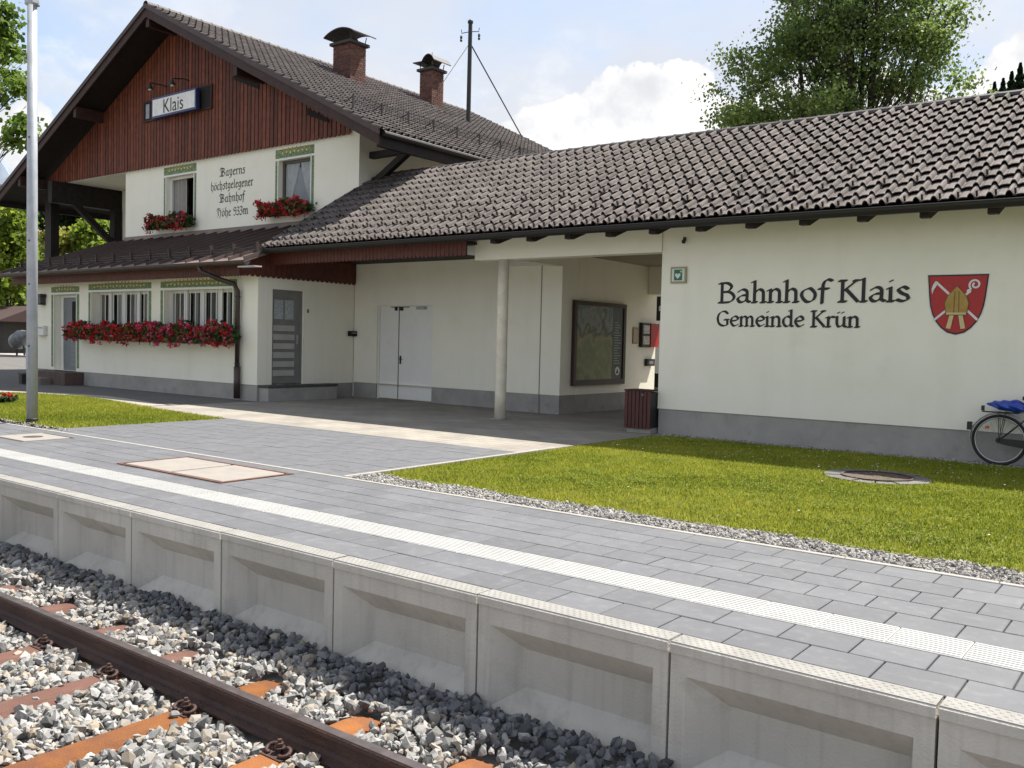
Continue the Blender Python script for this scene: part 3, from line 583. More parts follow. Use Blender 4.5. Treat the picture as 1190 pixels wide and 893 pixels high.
# manhole in the lawn
mh = thing('manhole', (-3.03, 11.22, 0), 'round rusty manhole cover with stone collar in the right lawn', 'manhole')
ST = mat('collar_stone', (.135, .13, .12), .9, (.09, .087, .08), 8, 7, .4, 60, rand=.25)
for k in range(14):
    a0, a1 = 2 * math.pi * k / 14 + .02, 2 * math.pi * (k + 1) / 14 - .02
    MB().prism([(.415 * math.cos(a0), .415 * math.sin(a0)), (.60 * math.cos(a0), .60 * math.sin(a0)), (.60 * math.cos((a0 + a1) / 2) * 1.01, .60 * math.sin((a0 + a1) / 2) * 1.01), (.60 * math.cos(a1), .60 * math.sin(a1)), (.415 * math.cos(a1), .415 * math.sin(a1))], lambda p, d: (-3.03 + p[0], 11.22 + p[1], d), -.05, .014 + random.uniform(-.008, .008)).build('collar_stone', ST, mh)
MB().lathe((-3.03, 11.22, -.02), [(.41, 0), (.41, .045), (.385, .045), (.385, .03), (.06, .03), (.05, .036)], 40).build('cover', mat('rusty_cast_iron', (.085, .052, .040), .8, (.05, .032, .027), 9, 8, .5, 50), mh)

# ================================================================== lettering by broad-nib strokes
def smooth(p, n=5):
    if len(p) < 3: return p
    q = [p[0]] + p + [p[-1]]; out = []
    for i in range(1, len(q) - 2):
        p0, p1, p2, p3 = q[i - 1], q[i], q[i + 1], q[i + 2]
        for k in range(n):
            t = k / n; out.append(tuple(.5 * (2 * b + (c - a) * t + (2 * a - 5 * b + 4 * c - d) * t * t + (3 * b - a - 3 * c + d) * t ** 3) for a, b, c, d in zip(p0, p1, p2, p3)))
    return out + [p[-1]]
def hull(pts):
    pts = sorted(set((round(a, 5), round(b, 5)) for a, b in pts)); lo, hi = [], []
    for seq, o in ((pts, lo), (pts[::-1], hi)):
        for p in seq:
            while len(o) >= 2 and (o[-1][0] - o[-2][0]) * (p[1] - o[-2][1]) - (o[-1][1] - o[-2][1]) * (p[0] - o[-2][0]) <= 0: o.pop()
            o.append(p)
    return lo[:-1] + hi[:-1]
_hA = [[(.16, 1.62), (.16, 0)], [(.0, 1.54), (.16, 1.62)], 's', [(.16, .68), (.40, .98), (.66, .86), (.70, .5), (.70, 0)], [(.03, 0), (.30, 0)], [(.57, 0), (.84, 0)]]
ROMAN = {
 'B': ([[(.2, 1.5), (.2, 0)], 's', [(.02, 1.48), (.2, 1.5), (.55, 1.5), (.80, 1.25), (.62, .90), (.22, .80)], 's', [(.22, .80), (.70, .80), (.98, .45), (.80, .08), (.42, 0), (.02, .0)]], 1.12),
 'a': (['s', [(.14, .82), (.38, 1.0), (.64, .88), (.68, .55), (.68, .15), (.86, .02)], 's', [(.66, .56), (.34, .52), (.10, .28), (.24, .02), (.50, .06), (.67, .26)]], .98),
 'h': (_hA, .97), 'n': ([[(.16, .96), (.16, 0)], [(.0, .88), (.16, .96)]] + _hA[2:], .97),
 'o': (['s', [(.48, 1.0), (.14, .80), (.08, .42), (.38, .0), (.74, .14), (.84, .58), (.60, .96), (.46, 1.0)]], 1.0),
 'f': (['s', [(.78, 1.52), (.52, 1.62), (.30, 1.35), (.26, .8), (.24, -.12)], [(.04, .95), (.58, .95)]], .66),
 'K': ([[(.2, 1.5), (.2, 0)], [(.02, 1.5), (.38, 1.5)], [(.02, 0), (.40, 0)], [(.95, 1.5), (.22, .72)], [(.40, .88), (1.05, 0)], [(.80, 1.5), (1.06, 1.5)]], 1.18),
 'l': ([[(.16, 1.62), (.16, 0)], [(.0, 1.54), (.16, 1.62)], [(.02, 0), (.32, 0)]], .44),
 'i': ([[(.16, .96), (.16, 0)], [(.0, .88), (.16, .96)], [(.02, 0), (.32, 0)], [(.15, 1.40), (.20, 1.44)]], .44),
 's': (['s', [(.60, .84), (.36, 1.0), (.12, .80), (.30, .55), (.56, .40), (.62, .14), (.34, 0), (.06, .12)]], .74),
 'G': (['s', [(.98, 1.25), (.70, 1.5), (.30, 1.35), (.10, .85), (.22, .25), (.60, 0), (.96, .12)], [(.96, .62), (.96, .10)], [(.70, .64), (1.06, .64)]], 1.18),
 'e': (['s', [(.16, .52), (.62, .60), (.66, .86), (.42, 1.0), (.14, .74), (.10, .36), (.36, .0), (.70, .16)]], .82),
 'm': ([[(.16, .96), (.16, 0)], [(.0, .88), (.16, .96)], 's', [(.16, .68), (.38, .98), (.60, .86), (.64, .5), (.64, 0)], 's', [(.64, .68), (.86, .98), (1.08, .86), (1.12, .5), (1.12, 0)], [(.03, 0), (.29, 0)], [(.52, 0), (.76, 0)], [(1.0, 0), (1.26, 0)]], 1.40),
 'd': (['s', [(.68, .85), (.40, 1.0), (.12, .74), (.10, .30), (.34, .0), (.60, .12), (.70, .30)], [(.70, 1.62), (.70, .10), (.86, .0)], [(.54, 1.54), (.70, 1.62)]], .98),
 'r': ([[(.16, .96), (.16, 0)], [(.0, .88), (.16, .96)], 's', [(.16, .64), (.36, .96), (.60, .92)], [(.02, 0), (.32, 0)]], .66),
 'ü': ([[(.0, .92), (.14, .96)], 's', [(.16, .96), (.16, .35), (.30, .02), (.58, .14), (.70, .36)], [(.70, .96), (.70, .10), (.86, 0)], [(.24, 1.34), (.29, 1.38)], [(.56, 1.34), (.61, 1.38)]], .98),
 ' ': ([], .5)}
_nF = [[(.0, .86), (.10, 1.0), (.18, .84), (.18, .14), (.27, .0)], [(.18, .80), (.38, 1.0), (.50, .84), (.50, .14), (.60, 0)]]
FRAK = {
 'B': ([[(.30, 1.5), (.22, 1.1), (.30, .2), (.10, .0)], 's', [(.02, 1.2), (.15, 1.55), (.5, 1.45), (.78, 1.3), (.72, 1.0), (.34, .82)], 's', [(.34, .82), (.78, .74), (.85, .3), (.55, .02), (.20, .12), (.0, .05)], [(.5, 1.42), (.48, .15)]], 1.0),
 'H': ([[(.30, 1.45), (.20, .9), (.28, .2), (.08, -.1)], 's', [(.0, 1.1), (.12, 1.5), (.34, 1.42)], 's', [(.24, .75), (.55, 1.15), (.75, 1.0), (.72, .4), (.60, -.25)], [(.42, 1.4), (.62, 1.5)]], .95),
 'a': ([[(.46, .96), (.14, .80), (.12, .18), (.28, .02), (.46, .2)], [(.46, 1.0), (.46, .14), (.58, .0)]], .66),
 'n': (_nF, .66), 'm': (_nF + [[(.50, .80), (.70, 1.0), (.82, .84), (.82, .14), (.92, 0)]], .98),
 'y': ([[(.0, .88), (.10, 1.0), (.17, .86), (.17, .2), (.32, .02), (.48, .2)], [(.30, 1.1), (.48, .90), (.48, .1), (.34, -.3), (.10, -.42)]], .64),
 'e': ([[(.12, .55), (.44, .74), (.30, 1.0), (.12, .82), (.12, .18), (.28, 0), (.46, .14)]], .52),
 'r': ([[(.0, .86), (.10, 1.0), (.17, .84), (.17, .12), (.27, .0)], [(.17, .80), (.34, 1.0), (.44, .84)]], .48),
 's': ([[(.42, .92), (.26, 1.0), (.12, .82), (.40, .48), (.38, .14), (.22, 0), (.06, .12)]], .50),
 'h': ([[(.18, 1.6), (.14, 1.3), (.16, .1), (.26, 0)], [(.16, .80), (.38, 1.0), (.50, .80), (.48, .1), (.34, -.35)]], .64),
 'o': ([[(.30, 1.02), (.10, .80), (.10, .18), (.28, .0), (.48, .2), (.48, .82), (.28, 1.0)]], .60),
 'ö': ([[(.30, 1.02), (.10, .80), (.10, .18), (.28, .0), (.48, .2), (.48, .82), (.28, 1.0)], [(.14, 1.3), (.19, 1.36)], [(.40, 1.3), (.45, 1.36)]], .60),
 'c': ([[(.42, .86), (.30, 1.0), (.12, .82), (.12, .18), (.28, 0), (.44, .14)]], .48),
 't': ([[(.18, 1.35), (.16, .16), (.28, 0), (.40, .1)], [(.0, .96), (.36, .98)]], .42),
 'g': ([[(.46, .92), (.14, .84), (.12, .26), (.30, .10), (.46, .28)], [(.46, 1.0), (.48, .0), (.36, -.34), (.10, -.40)]], .62),
 'l': ([[(.20, 1.6), (.14, 1.3), (.15, .16), (.27, 0)]], .34),
 'f': ([[(.46, 1.5), (.30, 1.62), (.17, 1.36), (.17, .1), (.10, -.40)], [(.0, .95), (.38, .97)]], .44),
 '9': (['s', [(.46, 1.2), (.28, 1.45), (.08, 1.2), (.12, .86), (.34, .78), (.48, 1.0), (.48, .5), (.30, .04), (.08, .04)]], .60),
 '3': (['s', [(.08, 1.35), (.30, 1.45), (.46, 1.2), (.22, .84), (.48, .56), (.40, .12), (.20, 0), (.04, .12)]], .58),
 ' ': ([], .45)}
def nib_text(s, G, x0, x1, z0, xh, y, nib, ang, thin, name, m, parent, label=None):
    tot = sum(G[c][1] for c in s); sx = (x1 - x0) / tot; mb = MB(); cx = 0.0; cnt = 0
    n_ = (math.cos(ang) * nib / 2, math.sin(ang) * nib / 2); t_ = (-math.sin(ang) * thin / 2, math.cos(ang) * thin / 2)
    for c in s:
        sm = False
        for st in G[c][0]:
            if st == 's': sm = True; continue
            pts = [(x0 + (cx + p[0]) * sx, z0 + p[1] * xh) for p in (smooth(st) if sm else st)]; sm = False
            for p, q in zip(pts, pts[1:]):
                H = hull([(b[0] + i * n_[0] + j * t_[0], b[1] + i * n_[1] + j * t_[1]) for b in (p, q) for i in (-1, 1) for j in (-1, 1)])
                yy = y - .003 - cnt * 3e-5; cnt += 1
                mb.add([(a, yy, b) for a, b in H], [tuple(range(len(H)))])
        cx += G[c][1]
    return mb.build(name, m, parent, label=label)

# ================================================================== roof tiles
TW, TLEN = 0.224, 0.365
def tile_pts(w=TW, L=TLEN + .035):
    us = [0, .010, .028, .046, .064, .078, .088, .098, .140, .190, w]
    hs = [0.004, .034, .056, .062, .054, .030, -.004, -.010, .006, .009, .004]
    return us, hs, L
def tile_mesh():
    us, hs, L = tile_pts(); n = len(us); mb = MB(); v = []
    for (vv, lift) in ((-.012, .058), (L * .5, .030), (L, .002)):
        for u, h in zip(us, hs): v.append((u, vv, h + lift))
    for u, h in zip(us, hs): v.append((u, -.010, h + .058 - .015))
    f = []
    for r in range(2):
        for i in range(n - 1): f.append((r * n + i, r * n + i + 1, (r + 1) * n + i + 1, (r + 1) * n + i))
    for i in range(n - 1): f.append((3 * n + i, 3 * n + i + 1, i + 1, i))
    k0 = len(v)
    for u, h in zip(us, hs): v.append((u, L, h - .012))
    for i in range(n - 1): f.append((3 * n + i + 1, 3 * n + i, k0 + i, k0 + i + 1))
    mb.add(v, f); return mb
TMB = tile_mesh(); TV = np.array(TMB.v); TF = np.array(TMB.f)
def tiled_roof(origin, eu, ev, ncol, nrow, parent, m, individuals=0, name='roof_tile', restname='roof_tile_field', skip=None):
    o, eu, ev = Vector(origin), Vector(eu).normalized(), Vector(ev).normalized(); en = eu.cross(ev)
    Rm = np.array([eu, ev, en]); pos = []
    for r in range(nrow):
        for c in range(ncol):
            p = o + eu * (c * TW) + ev * (r * TLEN)
            if skip and skip(p): continue
            pos.append(p)
    pos.sort(key=lambda p: -view_size(p.x, p.y, p.z))
    me = bpy.data.meshes.new(name); me.from_pydata([tuple(q) for q in TV], [], [tuple(int(k) for k in q) for q in TF]); me.materials.append(m)
    rot = Matrix((eu, ev, en)).transposed().to_euler()
    for p in pos[:individuals]:
        q = piece(name, me, parent, p + en * random.uniform(-.002, .004) + ev * random.uniform(-.006, .006), (rot.x + random.uniform(-.008, .008), rot.y + random.uniform(-.010, .010), rot.z + random.uniform(-.008, .008)))
    rest = pos[individuals:]
    if rest:
        n = len(rest); P = np.array([tuple(q) for q in rest]) + np.array(en)[None] * RNG.uniform(-.002, .004, (n, 1)) + np.array(ev)[None] * RNG.uniform(-.007, .007, (n, 1))
        V = (TV @ Rm)[None] + P[:, None, :]; F = (TF[None] + (np.arange(n) * len(TV))[:, None, None]).reshape(-1, 4)
        tag(np_mesh(restname, V.reshape(-1, 3), F, m, parent), kind='stuff')
def scalloped(mb, fn, u0, u1, w, z0, ztop, gap=.008, d0=0.0, d1=.02):
    """row of boards with rounded lower ends; fn(u, z, d) -> 3d; z0 lower edge, ztop(u) upper edge"""
    n = max(1, round((u1 - u0) / w)); w = (u1 - u0) / n
    for i in range(n):
        a, b = u0 + i * w + gap / 2, u0 + (i + 1) * w - gap / 2; c = (a + b) / 2; r = (b - a) / 2; za, zb = ztop(a), ztop(b)
        poly = [(a, za), (a, z0 + r * .9), (a + r * .3, z0 + r * .25), (c, z0), (b - r * .3, z0 + r * .25), (b, z0 + r * .9), (b, zb)]
        mb.prism(poly, lambda p, d: fn(p[0], p[1], d), d0, d1)
    return mb

# ================================================================== STATION WING (right)
wing = thing('station_wing', (-4.5, 13.9, 0), 'low cream station wing with brown tiled roof and painted station name', 'building')
PT = 0.43
w = wall_xz(MB(), -7.42, 6.5, PT, 3.80, 13.90, .30, []); w.build('front_wall', CREAM, wing)
MB().box(-7.405, 6.5, 13.915, 14.185, -.06, PT - .002).build('plinth', PLINTH, wing)
MB().box(-7.42, -7.12, 14.20, 20.1, PT, 3.4).build('passage_wall', CREAM, wing)
MB().box(-7.405, -7.13, 14.20, 20.1, -.06, PT - .002).build('plinth', PLINTH, wing)
w = MB().box(-11.55, -7.423, 13.87, 14.17, 3.10, 3.80); w.build('lintel_beam', CREAM, wing)
MB().box(-11.80, -11.552, 13.93, 14.12, 3.23, 3.50).build('beam_end', WHITEP, wing)
MB().box(-11.0, -10.80, 14.172, 15.86, 3.12, 3.36).build('cross_beam', CREAM, wing)
COL = mat('worn_column_render', (.72, .67, .54), .9, (.62, .57, .46), 5, 8, .3, 60, dirt=(4, (.45, .40, .33), .55, .75, .6), spec=.2)
MB().lathe((-10.90, 13.97, 0), [(.112, 0), (.112, .5), (.108, 1.6), (.106, 3.10)], 28).build('column', COL, wing, smooth=True)
MB().box(-11.06, -10.74, 13.81, 14.13, -.05, .012).build('column_base', KERB, wing)
# door wall and passage walls
w = wall_xz(MB(), -17.48, -12.28, PT - .05, 3.4, 16.2, .25, [(-16.66, -14.76, PT - .2, 2.34)]); w.build('door_wall', CREAM, wing)
MB().box(-17.48, -16.66, 16.21, 16.4, -.06, .378).build('plinth', PLINTH, wing); MB().box(-14.76, -12.30, 16.21, 16.4, -.06, .378).build('plinth', PLINTH, wing)
MB().box(-12.28, -10.80, 15.86, 16.5, PT - .03, 3.4).build('pier_wall', CREAM, wing)
MB().box(-12.265, -10.815, 15.872, 16.5, -.06, PT - .032).build('plinth', PLINTH, wing)
MB().box(-11.335, -11.318, 15.848, 15.859, .0, 3.16).build('cable_duct', mat('grey_duct', (.25, .24, .22), .7), wing)
MB().box(-12.1, -10.98, 15.70, 15.858, 3.16, 3.30).build('header_board', WHITEP, wing)
MB().box(-11.10, -10.79, 16.502, 20.0, PT - .03, 3.6).build('passage_wall', CREAM, wing)
MB().box(-11.10, -10.802, 16.502, 20.0, -.06, PT - .032).build('plinth', PLINTH, wing)
MB().box(-10.785, -7.425, 19.55, 19.95, 2.74, 3.6).build('rear_lintel', CREAM, wing)
MB().box(-17.4, -7.43, 14.20, 19.5, 3.41, 3.46).build('ceiling', mat('porch_ceiling', (.30, .25, .18), .9), wing)
MB().box(-17.3, 6.5, 20.1, 20.3, 3.0, 3.6).build('rear_wall', CREAM, wing)
# white double door
dr = MB().box(-16.64, -14.78, 16.30, 16.34, .02, 2.335).build('door', mat('white_steel_door', (.82, .805, .765), .5, (.78, .765, .73), 3, coord='World'), wing, label='white steel double door')
MB().box(-15.975, -15.962, 16.286, 16.305, .03, 2.32).build('leaf_gap', JOINT, dr)
MB().box(-16.66, -16.62, 16.255, 16.30, 0, 2.36).box(-14.80, -14.76, 16.255, 16.30, 0, 2.36).box(-16.62, -14.80, 16.255, 16.30, 2.32, 2.36).build('door_frame', WHITEP, dr)
MB().tube([(-15.90, 16.30, 1.02), (-15.90, 16.24, 1.02), (-15.80, 16.24, 1.02)], .011, 8).box(-15.925, -15.875, 16.285, 16.30, .90, 1.10).build('handle', BLACKMETAL, dr)
MB().box(-15.33, -15.05, 16.22, 16.30, 2.25, 2.31).build('door_closer', GALV, dr)
MB().box(-16.22, -15.62, 16.25, 16.29, 2.30, 2.318).box(-16.08, -16.03, 16.24, 16.29, 2.22, 2.30).box(-15.90, -15.83, 16.24, 16.29, 2.22, 2.30).build('closer_rail', BLACKMETAL, dr)
for zz in (1.95, 2.05): MB().box(-14.775, -14.765, 16.235, 16.255, zz, zz + .07).build('hinge', BLACKMETAL, dr)
# roof
AL = math.atan(.60); ev = (0, math.cos(AL), math.sin(AL)); E0 = Vector((-17.36, 13.20, 3.485)); SL = 12 * TLEN
RY, RZ = 13.20 + SL * math.cos(AL), 3.485 + SL * math.sin(AL)
tiled_roof(E0 + Vector((0, 0, .02)), (1, 0, 0), ev, 106, 12, wing, TILE, 298)
mb = MB(); mb.prism([(13.22, 3.44), (13.22, 3.478), (RY, RZ - .012), (RY, RZ - .05)], lambda p, d: (d, p[0], p[1]), -17.34, 6.4); mb.build('roof_deck', DARKWOOD, wing)
mb = MB(); mb.prism([(RY + .01, RZ - .05), (RY + .01, RZ + .01), (20.75, 3.50), (20.75, 3.45)], lambda p, d: (d, p[0], p[1]), -17.34, 6.4); mb.build('rear_roof', TILE_OLD, wing)
MB().box(-17.42, -17.365, 13.22, 13.26, 3.42, 3.6).prism([(13.20, 3.43), (13.20, 3.60), (16.1, 5.34), (16.1, 5.17)], lambda p, d: (d, p[0], p[1]), -17.42, -17.37).build('verge_board', GUTTER, wing)
RT = MB(); 
for i in range(7):
    a0 = math.pi * i / 6; 
    for (xx, rr) in ((0, .125), (.035, .125), (.036, .115), (.40, .112)): RT.v.append((xx, rr * math.cos(a0), rr * .85 * math.sin(a0)))
for i in range(6):
    for k in range(3): RT.f.append((i * 4 + k, i * 4 + k + 1, i * 4 + k + 5, i * 4 + k + 4))
rt_me = RT.mesh('ridge_tile', smooth=False); rt_me.materials.append(mat('dark_ridge_tile', (.075, .060, .058), .6, (.05, .04, .038), 8, rand=.2))
for i in range(65): piece('ridge_tile', rt_me, wing, (-17.36 + i * .37, RY, RZ + .005), (random.uniform(-.02, .02), random.uniform(-.006, .006), random.uniform(-.01, .01)))
hk = MB()
def hook(cidx, r):
    p = E0 + Vector((cidx * TW + .11, 0, .02)) + Vector(ev) * (r * TLEN + .05); en_ = Vector((0, -math.sin(AL), math.cos(AL)))
    hk.bar(p + en_ * .02, p + en_ * .13, .024, .035, up=Vector(ev)); hk.bar(p + en_ * .01, p + Vector(ev) * .2 + en_ * .03, .014, .006)
for cidx in range(104):
    if cidx % 1 == 0: hook(cidx, 0)
    if cidx % 2 == 0: hook(cidx, 2)
    if cidx % 4 == 1: hook(cidx, 4)
tag(hk.build('snow_hooks', mat('brown_hook', (.03, .018, .016), .5), wing), kind='stuff')
gm = MB()
gp = [(math.cos(math.pi + math.pi * i / 8) * .092, math.sin(math.pi + math.pi * i / 8) * .092) for i in range(9)]; gp2 = [(a_ * .92, b_ * .92) for a_, b_ in reversed(gp)]
def gutter(x0, x1, y, z, parent, m=BLACKMETAL):
    n = len(gp); poly = gp + gp2; k = 2 * n; mb = MB(); vs = [(x0, y + a_, z + b_) for a_, b_ in poly] + [(x1, y + a_, z + b_) for a_, b_ in poly]
    fs = [(i, (i + 1) % k, (i + 1) % k + k, i + k) for i in range(k)]
    for i in range(n - 1):
        fs.append((i, i + 1, k - 2 - i, k - 1 - i)); fs.append((k + i, k + k - 1 - i, k + k - 2 - i, k + i + 1))
    mb.add(vs, fs); mb.tube([(x0, y - .092, z), (x1, y - .092, z)], .013, 6)
    return mb.build('gutter', m, parent, smooth=False)
gutter(-17.15, 6.4, 13.115, 3.475, wing, mat('dark_gutter', (.012, .010, .010), .55))
for i in range(21):
    x_ = -10.56 + (i if i else 0) * .829 - .829 * 0
    if x_ > 6: break
    MB().prism([(13.19, 3.325), (13.19, 3.44), (13.95, 3.89), (13.95, 3.60), (13.80, 3.50), (13.32, 3.325)], lambda p, d: (d, p[0], p[1]), x_ - .06, x_ + .06).build('rafter_end', BLACKWOOD, wing)
mb = scalloped(MB(), lambda u, z, d: (u, 13.45 + d, z), -17.40, -11.42, .11, 3.155, lambda u: 3.50); mb.build('scalloped_fascia', mat('fascia_boards', (.125, .030, .019), .6, (.075, .018, .012), 7, streak=((40, 40, 3), (.02, .008, .006), .7)), wing)
MB().box(-17.35, -11.45, 13.475, 13.52, 3.18, 3.52).build('fascia_backing', BLACKWOOD, wing)
MB().box(-17.4, -11.5, 13.53, 16.19, 3.405, 3.45).build('porch_ceiling', BLACKWOOD, wing)
# painted lettering and coat of arms
nib_text('Bahnhof Klais', ROMAN, -6.36, -3.40, 2.235, .208, 13.90, .052, math.radians(28), .016, 'lettering', BLACKPAINT, wing, 'black painted words Bahnhof Klais')
nib_text('Gemeinde Krün', ROMAN, -6.385, -4.08, 1.855, .158, 13.90, .040, math.radians(28), .013, 'lettering', BLACKPAINT, wing, 'black painted words Gemeinde Krün')
SC = Vector((-2.785, 0, 2.60))
def sh(p, k): return (SC.x + p[0], 13.897 - k * .0022, SC.z + p[1])
def shield(sx, top, bot):
    h_ = top - bot; prof_ = [(1.0, 0), (.965, .18), (.93, .36), (.885, .52), (.80, .66), (.67, .785), (.50, .885), (.28, .965), (0, 1.0)]
    pts = [(sx * a_, top - h_ * b_) for a_, b_ in prof_]
    return [(-sx, top)] + pts + [(-a_, b_) for a_, b_ in reversed(pts[1:-1])]
def flat(name, poly, k, m, parent):
    mb = MB(); mb.add([sh(p, k) for p in poly], [tuple(range(len(poly)))]); return mb.build(name, m, parent)
WP = mat('white_heraldic_paint', (.72, .72, .70), .6); RP = mat('red_heraldic_paint', (.42, .018, .018), .5, (.36, .015, .015), 12); GP = mat('gold_heraldic_paint', (.42, .27, .055), .5, (.34, .20, .04), 14); GP2 = mat('dark_gold_paint', (.16, .095, .02), .6)
coa = flat('coat_of_arms', shield(.405, .012, -.855), 0, WP, wing); coa['label'] = 'red shield coat of arms with golden mitre painted on the wall'
flat('shield_outline', shield(.392, 0, -.842), 1, BLACKPAINT, coa); flat('shield_field', shield(.372, -.020, -.818), 2, RP, coa)
def strip(a_, b_, wd): 
    a_, b_ = Vector(a_), Vector(b_); d = (b_ - a_).normalized(); n_ = Vector((-d.y, d.x)) * wd / 2; return [tuple(a_ + n_), tuple(a_ - n_), tuple(b_ - n_), tuple(b_ + n_)]
flat('pick_staff', strip((-.27, -.11), (.27, -.63), .032), 3, WP, coa); flat('crosier_staff', strip((-.29, -.64), (.16, -.24), .030), 4, WP, coa)
flat('crosier_knob', [(.15 + .03 * math.cos(i * .7), -.235 + .03 * math.sin(i * .7)) for i in range(9)], 5, WP, coa)
def ring(cx, cy, r0, r1, a0, a1, k, n=26, name='crosier_crook', m=None):
    mb = MB(); vs = []
    for i in range(n + 1):
        a_ = a0 + (a1 - a0) * i / n; t = i / n; vs += [sh((cx + r0(t) * math.cos(a_), cy + r0(t) * math.sin(a_)), k), sh((cx + r1(t) * math.cos(a_), cy + r1(t) * math.sin(a_)), k)]
    mb.add(vs, [(2 * i, 2 * i + 1, 2 * i + 3, 2 * i + 2) for i in range(n)]); return mb.build(name, m or WP, coa)
ring(.225, -.145, lambda t: .092 - .058 * t, lambda t: .066 - .058 * t, math.radians(235), math.radians(-250), 6)
flat('pick_blade', [(-.285, -.085), (-.25, -.10), (-.27, -.15), (-.305, -.21), (-.325, -.275), (-.335, -.20), (-.315, -.13)], 5, WP, coa)
flat('mitre_outline', [(x_ * 1.07, -.37 + (y_ + .37) * 1.05) for x_, y_ in [(-.125, -.56), (-.15, -.40), (-.115, -.30), (0, -.165), (.115, -.30), (.15, -.40), (.125, -.56)]], 7, GP2, coa)
flat('mitre', [(-.125, -.56), (-.15, -.40), (-.115, -.30), (0, -.165), (.115, -.30), (.15, -.40), (.125, -.56)], 8, GP, coa)
flat('mitre_band', [(-.125, -.56), (.125, -.56), (.130, -.53), (-.130, -.53)], 9, mat('pale_gold', (.60, .50, .25), .5), coa)
for s_ in (-1, 1):
    flat('mitre_ribbon', [(s_ * .03, -.57), (s_ * .085, -.57), (s_ * .125, -.75), (s_ * .065, -.76)], 8, MATS['pale_gold'], coa)
    flat('mitre_stripe', [(s_ * .028, -.53), (s_ * .038, -.53), (s_ * .030, -.235), (s_ * .022, -.235)], 10, GP2, coa)

# ================================================================== things on and by the wing
GREEN = mat('safety_green', (.018, .16, .075), .5)
sg = thing('first_aid_sign', (-7.09, 13.88, 2.57), 'small square green first aid sign in pale frame on the wing wall', 'sign')
MB().box(-7.235, -6.945, 13.865, 13.897, 2.565, 2.835).build('frame', mat('brass_frame', (.34, .30, .17), .5), sg)
MB().box(-7.205, -6.975, 13.860, 13.866, 2.595, 2.805).build('white_margin', WP, sg)
MB().box(-7.165, -7.015, 13.856, 13.861, 2.61, 2.79).build('green_panel', GREEN, sg)
hp = [(0, -.055), (-.048, -.005), (-.05, .025), (-.028, .04), (0, .022), (.028, .04), (.05, .025), (.048, -.005)]
mb = MB(); mb.add([(-7.095 + a_, 13.8545, 2.69 + b_) for a_, b_ in hp], [tuple(range(8))]); mb.build('heart_symbol', WP, sg)
mb = MB(); mb.add([(-7.035 + a_, 13.8540, 2.755 + b_) for a_, b_ in ((-.006, -.02), (.006, -.02), (.006, .02), (-.006, .02))], [(0, 1, 2, 3)]); mb.add([(-7.035 + a_, 13.8536, 2.755 + b_) for a_, b_ in ((-.02, -.006), (.02, -.006), (.02, .006), (-.02, .006))], [(0, 1, 2, 3)]); mb.build('cross_symbol', WP, sg)
wl = thing('wall_sensor', (-7.0, 13.86, 3.25), 'tiny dark sensor lamp on the wing wall above the green sign', 'sensor')
MB().box(-7.02, -6.98, 13.86, 13.898, 3.27, 3.33).build('bracket', BLACKMETAL, wl); MB().lathe((-7.0, 13.84, 3.22), [(.02, 0), (.032, .02), (.03, .05), (.012, .07)], 12).build('head', BLACKMETAL, wl)
bin_ = thing('litter_bin', (-7.67, 13.86, 0), 'dark red slatted litter bin at the corner of the passage', 'bin')
SLAT = mat('bin_slat', (.085, .018, .013), .55, (.055, .013, .010), 8, rand=.2, streak=((50, 50, 3), (.025, .008, .007), .7))
MB().box(-7.90, -7.44, 13.70, 14.06, 0, .09).build('foot', KERB, bin_)
MB().box(-7.915, -7.435, 13.685, 14.075, .10, .70).build('liner', BLACKMETAL, bin_)
for i in range(7): MB().box(-7.935 + i * .0735, -7.935 + i * .0735 + .062, 13.66, 13.683, .08, .72).build('slat', SLAT, bin_, bevel=.003)
for i in range(5): MB().box(-7.940, -7.917, 13.69 + i * .078, 13.69 + i * .078 + .066, .08, .72).build('slat', SLAT, bin_, bevel=.003)
MB().box(-7.945, -7.425, 13.655, 14.08, .722, .742).build('rim', DARKWOOD, bin_); MB().lathe((-7.58, 13.655, .66), [(.012, -.01), (.016, 0), (.012, .01)], 10).build('lock', GALV, bin_)
